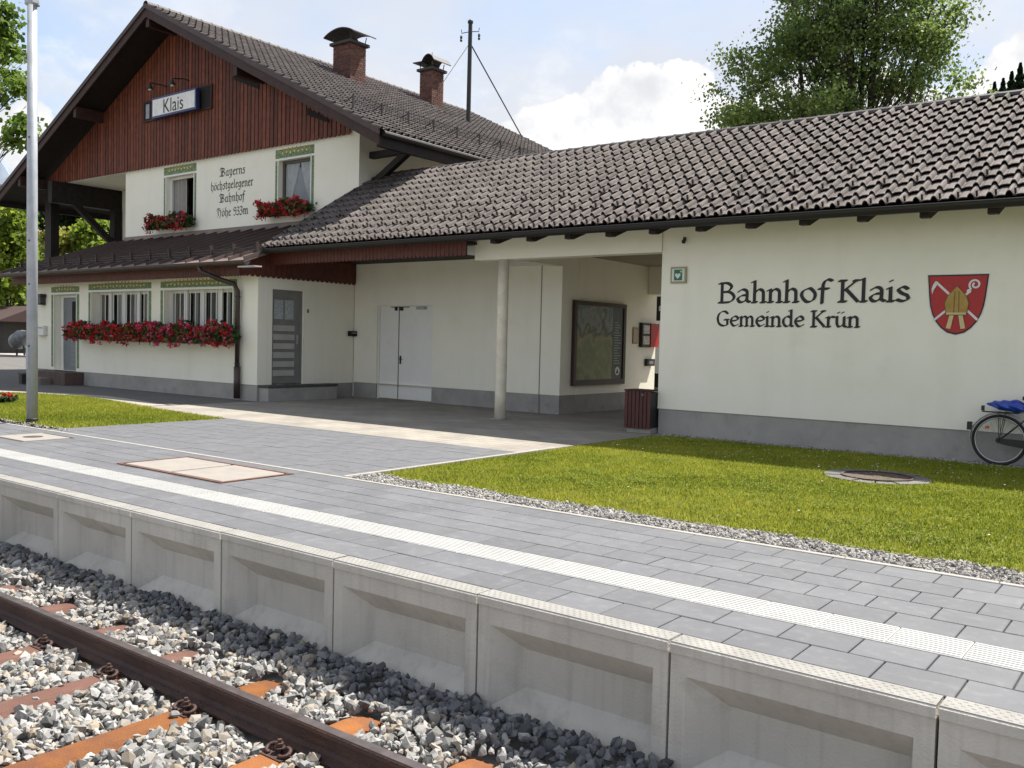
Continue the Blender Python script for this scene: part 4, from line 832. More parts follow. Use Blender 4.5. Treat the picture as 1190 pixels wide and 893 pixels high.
# map board on the passage wall
mp = thing('map_board', (-10.78, 17.33, .6), 'large panorama map board in dark brown frame on the passage wall', 'notice board')
def map_material():
    m = bpy.data.materials.new('panorama_map_print'); m.use_nodes = True; t = m.node_tree; b = t.nodes['Principled BSDF']; b.inputs['Roughness'].default_value = .25
    g_ = N(t, 'ShaderNodeNewGeometry'); n1 = N(t, 'ShaderNodeTexNoise'); n1.inputs['Scale'].default_value = 3.2; n1.inputs['Detail'].default_value = 10; link(t, g_.outputs['Position'], n1.inputs['Vector'])
    sp = N(t, 'ShaderNodeSeparateXYZ'); link(t, g_.outputs['Position'], sp.inputs[0]); ad = N(t, 'ShaderNodeMath', operation='MULTIPLY_ADD'); ad.inputs[1].default_value = .42; ad.inputs[2].default_value = -.40; link(t, sp.outputs[2], ad.inputs[0])
    a2 = N(t, 'ShaderNodeMath', operation='ADD'); link(t, ad.outputs[0], a2.inputs[0]); mu = N(t, 'ShaderNodeMath', operation='MULTIPLY'); mu.inputs[1].default_value = .75; link(t, n1.outputs['Fac'], mu.inputs[0]); link(t, mu.outputs[0], a2.inputs[1])
    cr = N(t, 'ShaderNodeValToRGB'); e = cr.color_ramp.elements; e[0].position = .2; e[0].color = (.06, .09, .04, 1); e[1].position = .95; e[1].color = (.09, .11, .14, 1)
    for p_, c_ in ((.38, (.20, .20, .10, 1)), (.52, (.11, .14, .06, 1)), (.66, (.24, .22, .10, 1)), (.78, (.02, .025, .03, 1)), (.86, (.20, .205, .20, 1))): q = e.new(p_); q.color = c_
    link(t, a2.outputs[0], cr.inputs[0]); link(t, cr.outputs[0], b.inputs['Base Color']); return m
fm_ = mat('map_frame_wood', (.045, .018, .014), .5, (.03, .012, .01), 8)
mb = MB().box(-10.785, -10.71, 16.25, 18.42, .60, .72).box(-10.785, -10.71, 16.25, 18.42, 2.35, 2.44).box(-10.785, -10.71, 16.25, 16.35, .72, 2.35).box(-10.785, -10.71, 18.32, 18.42, .72, 2.35); mb.build('frame', fm_, mp)
MB().box(-10.783, -10.735, 16.35, 17.86, .72, 2.35).build('map_print', map_material(), mp)
MB().box(-10.783, -10.734, 17.862, 18.32, .72, 2.35).build('legend_panel', mat('legend_blue_black', (.022, .024, .034), .3), mp)
mb = MB()
for i in range(17): mb.box(-10.734, -10.732, 17.93, 17.93 + .30 * (0.55 + .45 * ((i * 37) % 11) / 10), 2.0 - i * .058, 2.0 - i * .058 + .02)
mb.build('legend_lines', mat('legend_grey', (.28, .29, .31), .5), mp)
MB().prism([(.10 * math.cos(i * math.pi / 8), .10 * math.sin(i * math.pi / 8)) for i in range(16)], lambda p, d: (d, 18.10 + p[0], .90 + p[1]), -10.734, -10.730).build('legend_emblem', WP, mp)
MB().prism([(-.06, -.05), (.06, -.05), (0, .055)], lambda p, d: (d, 18.10 + p[0], .90 + p[1]), -10.730, -10.727).build('emblem_mark', BLACKPAINT, mp)
# red poster case, plaque and small box further along the passage wall
pc = thing('poster_case', (-10.75, 19.57, 1.48), 'black and red poster case on the passage wall beyond the map', 'notice case')
MB().box(-10.785, -10.70, 19.17, 19.56, 1.46, 2.05).build('case', BLACKMETAL, pc); MB().box(-10.785, -10.68, 19.562, 19.97, 1.47, 2.04).build('red_panel', mat('red_panel', (.42, .02, .018), .45), pc)
for zz in (1.53, 1.79): MB().box(-10.70, -10.694, 19.22, 19.52, zz, zz + .2).build('poster', mat('poster_print', (.55, .52, .47), .6, (.25, .2, .18), 18, contrast=(.5, .6)), pc)
pq = thing('wall_plaque', (-10.78, 18.95, 1.5), 'narrow beige plaque between the map board and the red case', 'plaque'); MB().box(-10.785, -10.765, 18.85, 19.06, 1.54, 1.93).build('board', mat('plaque_wood', (.33, .23, .13), .6), pq); MB().box(-10.765, -10.762, 18.87, 19.04, 1.57, 1.90).build('face', mat('plaque_face', (.50, .38, .24), .6, (.4, .3, .18), 20), pq)
sb = thing('ticket_validator', (-10.74, 19.66, 1.0), 'small black box below the red poster case', 'ticket box'); MB().box(-10.785, -10.70, 19.47, 19.83, 1.01, 1.18).build('housing', BLACKMETAL, sb); MB().box(-10.70, -10.696, 19.55, 19.75, 1.06, 1.13).build('window', mat('grey_display', (.2, .21, .22), .3), sb)
ps = thing('passage_sign', (-8.8, 21.0, 2.0), 'black hanging sign seen at the far end of the passage', 'sign'); p0 = onY(759, 345, 21.0); p1 = onY(775, 373, 21.0); MB().box(p0.x, p1.x + .4, 20.97, 21.02, p1.z, p0.z).build('panel', BLACKMETAL, ps); MB().box(p0.x + .2, p0.x + .32, 20.962, 20.969, p1.z + .25, p1.z + .38).build('arrow_mark', WP, ps); MB().tube([(p0.x + .1, 20.99, p0.z), (p0.x + .1, 20.99, 3.5)], .012, 6).build('hanger', BLACKMETAL, ps)
kk = thing('pale_building', (-10.5, 30, 0), 'pale sunlit building seen through the end of the passage', 'building'); MB().box(-22, -8, 30, 36, 0, 3.6).build('wall', CREAM, kk); MB().box(-22.3, -7.7, 29.6, 36.4, 3.6, 3.8).build('roof', DARKWOOD, kk); q0 = onY(757, 434, 29.95); q1 = onY(770, 456, 29.95); MB().box(q0.x, q1.x + .8, 29.93, 29.995, q1.z, q0.z).build('window', DARKINT, kk)
lb = thing('letter_box', (-17.45, 16.1, 1.55), 'small brown letter box in the porch corner beside the white door', 'letter box'); MB().box(-17.48, -17.36, 15.98, 16.19, 1.56, 1.69).build('body', BLACKWOOD, lb); MB().box(-17.36, -17.355, 16.0, 16.17, 1.63, 1.65).build('slot', GALV, lb)

# ================================================================== STATION HOUSE (left)
house = thing('station_house', (-23.0, 14.7, 0), 'two-storey station house with cream walls, red boarded gable and metal lean-to roof', 'building')
HX, HS = -25.5, 0.49
def rz(x): return 11.25 - HS * abs(x - HX)
# main body
W1 = (-26.12, -24.66, 4.95, 6.40); W2 = (-20.62, -19.28, 5.0, 6.36)
wall_xz(MB(), -28.5, -17.40, 4.3, 6.95, 16.2, .30, [W1, W2]).build('upper_wall', CREAM, house)
MB().box(-32.5, -17.42, 16.22, 16.45, 0, 4.29).build('lower_wall', CREAM, house)
MB().box(-17.70, -17.40, 16.502, 30.0, 0, 6.85).build('side_wall', CREAM, house)
MB().box(-32.5, -28.2, 18.25, 18.5, 3.5, 6.85).build('loggia_back_wall', CREAM, house)
MB().box(-32.5, -28.505, 16.25, 18.24, 6.78, 6.84).build('loggia_ceiling', CREAM, house)
MB().box(-32.5, -28.505, 16.46, 18.24, 3.4, 3.5).build('loggia_floor', DARKWOOD, house)
MB().box(-32.5, -32.2, 18.5, 30, 0, 6.85).build('side_wall', CREAM, house); MB().box(-32.19, -17.71, 29.7, 30, 0, 9).build('rear_wall', CREAM, house)
mb = MB(); mb.prism([(-33.2, 6.9), (-17.8, 6.9), (HX, 10.85)], lambda p, d: (p[0], d, p[1]), 16.14, 16.19); mb.build('gable_backing', BLACKWOOD, house)
# gable boards, one by one
nb = 93; bw = (33.5 - 17.66) / nb
for i in range(nb):
    a0, b0 = -33.5 + i * bw + .017, -33.5 + (i + 1) * bw - .017; c0 = (a0 + b0) / 2; r = (b0 - a0) / 2; z0 = 6.72 + .05 * (1 - i / nb)
    za, zb = rz(a0) - .34, rz(b0) - .34
    if max(za, zb) < z0 + .15: continue
    dd = random.uniform(0, .008)
    MB().prism([(a0, za), (a0, z0 + r * .9), (a0 + r * .3, z0 + r * .25), (c0, z0), (b0 - r * .3, z0 + r * .25), (b0, z0 + r * .9), (b0, zb)], lambda p, d: (p[0], d, p[1]), 16.10 - dd, 16.132).build('gable_board', REDWOOD, house)
# dark ventilation slot under the right rake and small attic windows
for q4 in (((272, 83), (301, 99), (301, 104), (272, 93)), ((357, 126), (382, 139), (382, 143), (357, 134))):
    q4 = [onY(a_, b_, 16.08) for a_, b_ in q4]; MB().prism([(q.x, q.z) for q in q4], lambda p, d: (p[0], d, p[1]), 16.07, 16.085).build('vent_slot', DARKINT, house)
for (x0, x1, z0, z1) in ((-27.18, -26.45, 8.25, 8.80), (-24.18, -23.62, 8.22, 8.84)):
    wn = MB().box(x0, x1, 16.06, 16.095, z0, z1).build('attic_window', DARKINT, house)
    MB().box(x0 - .05, x0, 16.05, 16.098, z0 - .05, z1 + .05).box(x1, x1 + .05, 16.05, 16.098, z0 - .05, z1 + .05).box(x0, x1, 16.05, 16.098, z1, z1 + .05).box(x0, x1, 16.05, 16.098, z0 - .05, z0).build('frame', DARKWOOD, wn)
    if x0 < -26: MB().box(x0 + .10, x0 + .30, 16.055, 16.06, z0 + .05, z1 - .05).build('curtain', mat('lilac_curtain', (.35, .33, .38), .9), wn)
# verge, soffit, roof
RF, RB = 15.1, 30.3
for s_ in (-1, 1):
    ex = HX + s_ * 9.92
    mb = MB(); mb.prism([(0, 0), (9.92, -9.92 * HS), (9.92, -9.92 * HS - .34), (0, -.34)], lambda p, d, s_=s_: (HX + s_ * p[0], d, 11.25 + p[1]), RF, RF + .05); mb.build('bargeboard', DARKWOOD, house)
    mb = MB(); mb.prism([(0, .05), (9.96, -9.96 * HS + .05), (9.96, -9.96 * HS - .09), (0, -.09)], lambda p, d, s_=s_: (HX + s_ * p[0], d, 11.25 + p[1]), RF - .04, RF - .002); mb.build('verge_strip', mat('verge_brown', (.062, .035, .030), .55, (.04, .022, .02), 5), house)
    mb = MB(); mb.prism([(0, -.26), (9.85, -9.85 * HS - .26), (9.85, -9.85 * HS - .22), (0, -.22)], lambda p, d, s_=s_: (HX + s_ * p[0], d, 11.25 + p[1]), RF + .052, RB); mb.build('soffit', BLACKWOOD, house)
    mb = MB(); mb.prism([(0, -.03), (9.90, -9.90 * HS - .03), (9.90, -9.90 * HS - .12), (0, -.12)], lambda p, d, s_=s_: (HX + s_ * p[0], d, 11.25 + p[1]), RF + .052, RB); mb.build('roof_deck', TILE_OLD, house)
MB().box(HX + 9.80, HX + 9.90, RF + .06, RB, 6.02, 6.36).build('eave_fascia', BLACKWOOD, house)
MB().box(HX - 9.90, HX - 9.80, RF + .06, RB, 6.02, 6.36).build('eave_fascia', BLACKWOOD, house)
gx = HX + 9.98; gt = MB().tube([(gx, RF + .1, 6.32), (gx, RB, 6.32)], .07, 10).build('gutter', mat('dark_gutter', (.012, .010, .010), .55), house)
for xx in (HX, HX - 4.3, HX + 4.3, HX - 8.2):
    MB().box(xx - .09, xx + .09, RF + .055, 16.09, rz(xx) - .62, rz(xx) - .27).build('purlin_end', DARKWOOD, house)
AH = math.atan(HS); nrow = 30
tiled_roof((HX + 9.97, RF - .03, rz(HX + 9.97) + .0), (0, 1, 0), (-math.cos(AH), 0, math.sin(AH)), 68, nrow, house, TILE_OLD, 0, restname='roof_tiles')
for i in range(41): piece('ridge_tile', rt_me, house, (HX, RF - .02 + i * .37, 11.27), (0, 0, math.pi / 2))
mb = MB(); mb.prism([(HX, 11.32), (HX + 9.95, rz(HX + 9.95) + .06), (HX + 9.95, rz(HX + 9.95) - .2), (HX, 11.05)], lambda p, d: (p[0], d, p[1]), RB - .02, RB + .04); mb.build('rear_verge', GUTTER, house)
MB().bar((-17.40, 16.62, 5.45), (-16.05, 16.62, 6.22), .16, .16, up=(0, 1, 0)).build('eave_strut', BLACKWOOD, house)
MB().box(-17.40, -15.8, 16.54, 16.70, 6.16, 6.32).build('strut_beam', BLACKWOOD, house)
# snow fence on the main roof
sf = MB(); xs_ = HX + 8.55; zs_ = rz(xs_) + .13; pv = []
for i in range(12):
    yy = 15.55 + i * .98; sf.bar((xs_, yy, zs_), (xs_, yy, zs_ + .30), .025, .05); sf.bar((xs_ - .3, yy, zs_ + .17), (xs_, yy, zs_ + .28), .02, .02)
for h_ in (.10, .19, .28): sf.bar((xs_, 15.5, zs_ + h_), (xs_, 26.4, zs_ + h_), .012, .012)
for i in range(146): sf.bar((xs_, 15.53 + i * .0745, zs_ + .09), (xs_, 15.53 + i * .0745, zs_ + .28), .006, .006)
sf.build('snow_fence', BLACKMETAL, house)
# loggia timber
MB().box(-32.62, -32.34, 15.65, 18.24, 6.02, 6.77).build('loggia_beam', BLACKWOOD, house)
MB().box(-32.62, -32.30, 17.92, 18.22, 3.5, 6.02).build('loggia_post', BLACKWOOD, house)
MB().bar((-32.46, 16.45, 6.15), (-32.46, 18.0, 4.75), .2, .2, up=(1, 0, 0)).build('loggia_brace', BLACKWOOD, house)
MB().box(-34.0, -33.55, 16.2, 16.5, 2.2, 6.5).build('corner_post', BLACKWOOD, house)
MB().box(-33.6, -32.63, 16.16, 16.5, 6.2, 6.71).build('cross_beam', BLACKWOOD, house)
# chimneys of single bricks
bl, bh, bd = .235, .077, .11
brick_me = MB().box(-bl / 2 + .009, bl / 2 - .009, -bd / 2, bd / 2, -bh / 2 + .008, bh / 2 - .008).mesh('brick'); brick_me.materials.append(BRICK)
half_me = MB().box(-bd / 2 + .005, bd / 2 - .005, -bd / 2, bd / 2, -bh / 2 + .005, bh / 2 - .005).mesh('brick'); half_me.materials.append(BRICK)
def chimney(x0, x1, y0, y1, top, label, hood):
    zb = rz(x1) - .1; ch = MB().box(x0 + .012, x1 - .012, y0 + .012, y1 - .012, zb, top).build('chimney', MORTAR, house, label=label)
    nrows = int((top - (rz(x1) - .05)) / bh)
    for k in range(nrows):
        z = top - bh * (k + .5); off = (k % 2) * bl / 2
        for (u0, u1, fx) in ((x0, x1, 0), (y0, y1, 1)):
            n = max(2, round((u1 - u0) / bl)); L = (u1 - u0) / n; cuts = sorted({u0, u1, *[u0 + i * L - (L / 2 if k % 2 else 0) for i in range(n + 1) if u0 < u0 + i * L - (L / 2 if k % 2 else 0) < u1], *([u1 - L / 2] if k % 2 else [])})
            for a_, b_ in zip(cuts, cuts[1:]):
                c_ = (a_ + b_) / 2
                if fx == 0: loc = (c_, y0 + bd / 2 - .003, z); rr = (0, 0, 0)
                else: loc = (x1 - bd / 2 + .003, c_, z); rr = (0, 0, math.pi / 2)
                if z < rz(loc[0]) - .02: continue
                o = piece('brick', brick_me, house, loc, rr, ((b_ - a_) / bl, 1, 1)); o.parent = ch
    cap = MB().box(x0 - .09, x1 + .09, y0 - .09, y1 + .09, top, top + .09).build('cap_slab', mat('cap_concrete', (.06, .052, .05), .9), ch)
    cx, cy, hw, hd = (x0 + x1) / 2, (y0 + y1) / 2, (x1 - x0) / 2, (y1 - y0) / 2
    lg = MB()
    for sx_ in (-1, 1):
        for sy_ in (-1, 1): lg.bar((cx + sx_ * hw * .95, cy + sy_ * hd * .9, top + .09), (cx + sx_ * hw * 1.02, cy + sy_ * hd, top + .32), .03, .03)
    lg.build('hood_legs', BLACKMETAL, ch)
    hm = MB(); n = 12; wv = hw * 1.7; pts = []
    for i in range(n + 1):
        t = i / n; xx = cx - wv + 2 * wv * t
        zz = top + .30 + (.20 * math.sin(math.pi * t) ** .8 if hood == 'arch' else .24 * max(0, math.sin(math.pi * max(0, (t - .42) / .58))) ** .7 + .04 * (1 - t)); pts.append((xx, zz))
    pr_ = pts + [(a_, b_ - .035) for a_, b_ in reversed(pts)]
    vs = [(a_, cy - hd * 1.5, b_) for a_, b_ in pr_] + [(a_, cy + hd * 1.5, b_) for a_, b_ in pr_]; m_ = len(pr_)
    fs = [(i, (i + 1) % m_, (i + 1) % m_ + m_, i + m_) for i in range(m_)]
    for i in range(n): fs += [(i, i + 1, m_ - 2 - i, m_ - 1 - i), (m_ + i, 2 * m_ - 1 - i, 2 * m_ - 2 - i, m_ + i + 1)]
    hm.add(vs, fs); hm.build('hood', mat('sooty_sheet', (.018, .015, .015), .6, (.04, .03, .028), 6), ch)
    MB().box(cx - hw * .5, cx + hw * .5, cy - hd * .5, cy + hd * .5, top + .09, top + .26).build('flue', mat('flue_black', (.012, .011, .011), .8), ch)
    if hood != 'arch': MB().tube([(cx, cy, top + .25), (cx, cy, top + .75)], .02, 6).build('flue_rod', GALV, ch)
chimney(-23.75, -22.90, 20.85, 21.55, 11.28, 'wide brick chimney with arched black hood', 'arch')
chimney(-24.05, -23.42, 25.4, 26.05, 11.62, 'narrow brick chimney with tilted hood', 'tilt')
# lean-to roof
LY0, LZ0, LY1, LZ1 = 12.55, 3.20, 16.19, 4.50; LS = (LZ1 - LZ0) / (LY1 - LY0)
MB().prism([(LY0, LZ0 - .05), (LY0, LZ0), (LY1, LZ1), (LY1, LZ1 - .05)], lambda p, d: (d, p[0], p[1]), -29.1, -17.15).build('lean_to_roof', METALROOF, house)
for i in range(22):
    xx = -29.05 + i * .566
    MB().bar((xx, LY0 + .01, LZ0 + .035), (xx, LY1 - .02, LZ1 + .028), .04, .08).build('standing_seam', mat('seam_shade_metal', (.085, .060, .053), .5), house)  # seams darker than the sheet: their shading lines are put into the colour
MB().box(-28.5, -17.45, 16.13, 16.188, 4.47, 4.64).build('flashing', METALROOF, house)
MB().bar((-29.12, LY0, LZ0 - .02), (-29.12, LY1, LZ1 - .02), .05, .16).build('verge_board', mat('pale_verge', (.16, .125, .11), .7), house)
sf = MB()
for i in range(14):
    xx = -28.6 + i * .88; b0 = (xx, LY0 + .40, LZ0 + .40 * LS + .02); sf.bar(b0, (xx, LY0 + .36, b0[2] + .27), .03, .07); sf.bar((xx, LY0 + .75, LZ0 + .75 * LS + .02), (xx, LY0 + .37, b0[2] + .2), .02, .02)
    for k in range(11):
        if i < 13: xk = xx + .04 + k * .08; sf.bar((xk, LY0 + .39, b0[2] + .03), (xk, LY0 + .375, b0[2] + .155), .010, .010)
for h_ in (.035, .095, .155): sf.bar((-28.6, LY0 + .385, LZ0 + .40 * LS + .02 + h_), (-17.2, LY0 + .385, LZ0 + .40 * LS + .02 + h_), .012, .014)
sf.build('snow_fence', mat('brown_iron', (.05, .033, .028), .5), house)
gutter(-29.1, -16.95, 12.48, 3.165, house, GUTTER)
FB = mat('fascia_boards', (.085, .020, .014))
scalloped(MB(), lambda u, z, d: (u, 12.80 + d, z), -28.9, -17.46, .11, 2.865, lambda u: 3.16).build('scalloped_fascia', FB, house)
scalloped(MB(), lambda u, z, d: (-17.44 + d, u, z), 12.62, 16.18, .15, 2.865, lambda u: min(3.16 + (u - 12.62) * .3, 3.46)).build('side_boards', FB, house)
MB().box(-28.9, -17.5, 12.84, 13.19, 3.10, 3.15).build('eave_soffit', BLACKWOOD, house)
MB().tube([(-18.75, 12.48, 3.10), (-18.72, 12.50, 2.98), (-18.45, 12.80, 2.82), (-18.17, 13.02, 2.72), (-18.12, 13.10, 2.55), (-18.12, 13.10, .75)], .055, 12).tube([(-18.12, 13.10, .78), (-18.12, 13.10, .02)], .075, 12).build('downpipe', GUTTER, house, smooth=True)
for zz in (.82, 1.7, 2.4): MB().lathe((-18.12, 13.10, zz), [(.066, 0), (.066, .03)], 14).build('pipe_clamp', BLACKMETAL, house)
MB().box(-17.2, -16.6, 12.42, 12.62, 3.02, 3.05).build('lit_eave_strip', mat('lit_edge_pale', (.45, .43, .40), .5), house)  # pale strip paints the sunlit right end of the lean-to eave
# annex walls
AD = (-27.13, -25.84, .36, 2.58); AW1 = (-24.98, -22.12, 1.32, 2.62); AW2 = (-21.35, -18.46, 1.32, 2.62)
wall_xz(MB(), -28.2, -17.5, .36, 3.12, 13.2, .28, [AD, AW1, AW2]).build('annex_wall', CREAM, house)
MB().box(-25.84, -17.515, 13.212, 13.45, -.06, .358).build('plinth', PLINTH, house); MB().box(-28.185, -27.13, 13.212, 13.45, -.06, .358).build('plinth', PLINTH, house)
MB().box(-28.2, -27.9, 13.49, 16.2, 0, 3.1).build('annex_side_wall', CREAM, house)
ww = wall_xz(MB(), 13.485, 16.20, .36, 3.12, 0, .25, [(13.62, 14.56, .30, 2.62)]); ww.v = [(-17.5 - y_, x_, z_) for x_, y_, z_ in ww.v]; ww.build('annex_side_wall', CREAM, house)
MB().box(-17.75, -17.512, 13.46, 13.62, -.06, .358).build('plinth', PLINTH, house); MB().box(-17.75, -17.512, 14.56, 16.20, -.06, .358).build('plinth', PLINTH, house)
MB().box(-27.8, -17.8, 13.95, 14.0, .3, 3.0).build('dark_room_backing', DARKINT, house)  # near-black sheet behind the windows paints the darkness of the rooms
# annex front door
d_ = MB().box(-26.95, -25.86, 13.40, 13.45, .36, 2.50).build('door', BLUEDOOR, house, label='blue grey panelled front door with small grille window')
MB().box(-27.12, -26.95, 13.38, 13.46, .36, 2.57).box(-26.95, -25.86, 13.38, 13.46, 2.50, 2.57).build('door_frame', WHITEP, d_)
MB().box(-26.45, -26.05, 13.39, 13.40, 1.75, 2.38).build('window', DARKINT, d_)
mb = MB()
for k in range(4): mb.box(-26.42 + k * .115, -26.405 + k * .115, 13.375, 13.39, 1.75, 2.38)
mb.build('grille', BLACKMETAL, d_)
for k in range(9): MB().box(-26.50, -25.98, 13.388, 13.40, .50 + k * .13, .605 + k * .13).build('panel_slat', mat('door_slat_blue', (.20, .215, .23), .5), d_)
# annex windows
def trim(x0, x1, z0, z1, y, parent, top=.22, side=.17, full=False):
    t_ = MB().box(x0 - side, x0, y - .004, y - .001, z0, z1 + .0).box(x1, x1 + side, y - .004, y - .001, z0, z1).box(x0 - side, x1 + side, y - .004, y - .001, z1 + .06, z1 + top).build('painted_trim', GREENPAINT, parent)
    MB().box(x0 - .02, x1 + .02, y - .008, y - .005, z1, z1 + .055).box(x0 - .045, x0 - .002, y - .008, y - .005, z0, z1).box(x1 + .002, x1 + .045, y - .008, y - .005, z0, z1).build('white_border', WHITEP, t_)
    mb = MB(); n = max(6, int((x1 - x0) / .16))
    for i in range(n):
        cx = x0 - .02 + (x1 - x0 + .04) * (i + .5) / n; q = .5 + .5 * math.cos((i - (n - 1) / 2) / n * math.pi); hz = .05 + .07 * q
        for k in range(5):
            a_ = math.radians(20 + k * 35); L = hz * (1 if k != 2 else 1.25); c0 = (cx + math.cos(a_) * L * .6, z1 + top * .62 + math.sin(a_) * L * .55)
            mb.add([(c0[0] + .5 * L * math.cos(a_ + w_) * (.45 if w_ in (math.pi / 2, -math.pi / 2) else 1), y - .0075 - .00025 * (i * 5 + k) % .002, c0[1] + .5 * L * math.sin(a_ + w_) * (.45 if w_ in (math.pi / 2, -math.pi / 2) else 1)) for w_ in (0, math.pi / 2, math.pi, -math.pi / 2)], [(0, 1, 2, 3)])
    tag(mb.build('ornament', OCHREPAINT, t_), kind='stuff')
    mb = MB()
    for i in range(n - 1):
        cx = x0 + (x1 - x0) * (i + 1) / n; mb.prism([(.030 * math.cos(j * 1.047), .030 * math.sin(j * 1.047)) for j in range(6)], lambda p, d: (cx + p[0], d, z1 + top * .62 + .02 * (i % 2) + p[1]), y - .0105, y - .009)
    tag(mb.build('ornament_rosettes', LEAFTRIM, t_), kind='stuff'); return t_
def barred_window(x0, x1, z0, z1, y, label):
    wn = MB().box(x0, x1, y + .20, y + .27, z1 - .07, z1).box(x0, x1, y + .20, y + .27, z0, z0 + .07).box(x0, x0 + .07, y + .20, y + .27, z0 + .07, z1 - .07).box(x1 - .07, x1, y + .20, y + .27, z0 + .07, z1 - .07).build('window', WHITEP, house, label=label)
    MB().quad((x0 + .07, y + .235, z0 + .07), (x1 - .07, y + .235, z0 + .07), (x1 - .07, y + .235, z1 - .07), (x0 + .07, y + .235, z1 - .07)).build('pane', glass_mat(), wn)
    for i in (1, 2, 3):
        xx = x0 + (x1 - x0) * i / 4; MB().box(xx - .075, xx + .075, y + .15, y + .199, z0, z1).build('mullion', WHITEP, wn)
    for i in range(13):
        xx = x0 + .12 + (x1 - x0 - .24) * i / 12; MB().tube([(xx, y + .10, z0), (xx, y + .10, z1)], .014, 6, cap=False).build('bar', WHITEP, wn)
    for i in range(7):
        xx = x0 + .1 + (x1 - x0 - .3) * i / 6; MB().box(xx, xx + .15, y + .255 + .02 * (i % 2), y + .262 + .02 * (i % 2), z0, z1).build('curtain', TAUPE, wn)
    MB().box(x0 - .05, x1 + .05, y - .06, y + .19, z0 - .05, z0 - .002).build('sill', KERB, wn)
barred_window(*AW1, 13.2, 'barred white window with wide mullions above the left flower box'); barred_window(*AW2, 13.2, 'barred white window with wide mullions beside the downpipe')
trim(AD[0], AD[1], .45, AD[3], 13.2, house); trim(AW1[0], AW1[1], AW1[2], AW1[3], 13.2, house); trim(AW2[0], AW2[1], AW2[2], AW2[3], 13.2, house)
# side door with slats
d_ = MB().box(-17.62, -17.58, 13.66, 14.52, .38, 2.58).build('door', GREYDOOR, house, label='grey slatted side door with two small panes')
MB().box(-17.63, -17.56, 13.62, 13.66, .37, 2.62).box(-17.63, -17.56, 14.52, 14.56, .37, 2.62).box(-17.63, -17.56, 13.66, 14.52, 2.58, 2.62).build('door_frame', GREYDOOR, d_)
for k in range(6): MB().box(-17.58, -17.555, 13.69, 14.33, .56 + k * .215, .70 + k * .215).build('slat', GREYDOOR2, d_, bevel=.004)
for (a_, b_) in ((13.72, 13.99), (14.04, 14.30)): MB().box(-17.58, -17.57, a_, b_, 1.92, 2.38).build('pane', mat('frosted_pane', (.42, .45, .47), .25, (.28, .30, .32), 25), d_)
MB().tube([(-17.58, 14.42, 1.45), (-17.52, 14.42, 1.45), (-17.52, 14.33, 1.45)], .011, 8).box(-17.58, -17.57, 14.40, 14.45, 1.33, 1.55).build('handle', GALV, d_)
MB().box(-17.498, -17.485, 14.66, 14.70, 2.10, 2.19).build('door_bell', BLACKMETAL, house)
# upper windows
def upper_window(x0, x1, z0, z1, y, openleaf, label):
    wn = MB().box(x0, x1, y + .14, y + .20, z1 - .08, z1).box(x0, x1, y + .14, y + .20, z0, z0 + .08).box(x0, x0 + .08, y + .14, y + .20, z0 + .08, z1 - .08).box(x1 - .08, x1, y + .14, y + .20, z0 + .08, z1 - .08).build('window', mat('window_brown', (.10, .085, .07), .5) if not openleaf else WHITEP, house, label=label)
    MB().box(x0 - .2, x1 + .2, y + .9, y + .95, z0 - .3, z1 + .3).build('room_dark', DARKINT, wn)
    mb = MB()
    if openleaf:
        n = 16; pts = [(x0 + .08 + (x1 - x0) * .45 * i / n, y + .22 + .03 * math.sin(i * 1.7)) for i in range(n + 1)]
        for (a_, b_), (c_, d2) in zip(pts, pts[1:]): mb.quad((a_, b_, z0 + .02), (c_, d2, z0 + .02), (c_, d2, z1 - .05), (a_, b_, z1 - .05))
        mb.build('curtain', mat('grey_curtain', (.33, .31, .29), .9), wn)
    else:
        MB().quad((x0 + .08, y + .165, z0 + .08), (x1 - .08, y + .165, z0 + .08), (x1 - .08, y + .165, z1 - .08), (x0 + .08, y + .165, z1 - .08)).build('pane', glass_mat(), wn)
        n = 14
        for sd in (-1, 1):
            for i in range(n):
                def q(t, zz):
                    fr_ = (zz - z0) / (z1 - z0); wd = .10 + .38 * (1 - (1 - fr_) * .0) * 1.0; inner = .50 - .42 * (1 - fr_) ** 1.3
                    u = inner * t; xx = (x0 + .08 + u * (x1 - x0 - .16)) if sd < 0 else (x1 - .08 - u * (x1 - x0 - .16)); return (xx, y + .195 + .012 * math.sin(t * n * 1.9), zz)
                for k in range(6):
                    za, zb = z0 + (z1 - z0) * k / 6, z0 + (z1 - z0) * (k + 1) / 6; mb.quad(q(i / n, za), q((i + 1) / n, za), q((i + 1) / n, zb), q(i / n, zb))
        mb.build('curtain', CURTAIN, wn)
        MB().box(x0 + .09, x1 - .09, y + .225, y + .23, z0 + .02, z1 - .2).build('blind', mat('grey_blind', (.36, .38, .42), .9), wn)
    MB().box(x0 - .04, x1 + .04, y - .05, y + .13, z0 - .05, z0 - .002).build('sill', KERB, wn)
    trim(x0, x1, z0, z1, y, house, top=.30, side=.14)
upper_window(*W1, 16.2, True, 'open upper window with dark room behind grey curtain'); upper_window(*W2, 16.2, False, 'closed upper window with parted white curtains')
# painted blackletter lines
for s_, x0, x1, z0 in (('Bayerns', -23.33, -22.12, 6.17), ('höchstgelegener', -23.78, -21.74, 5.79), ('Bahnhof', -23.34, -22.12, 5.41), ('Höhe 933m', -23.46, -21.96, 5.00)):
    nib_text(s_, FRAK, x0, x1, z0, .158, 16.2, .033, math.radians(42), .010, 'lettering', BLACKPAINT, house, 'black painted blackletter line ' + s_)
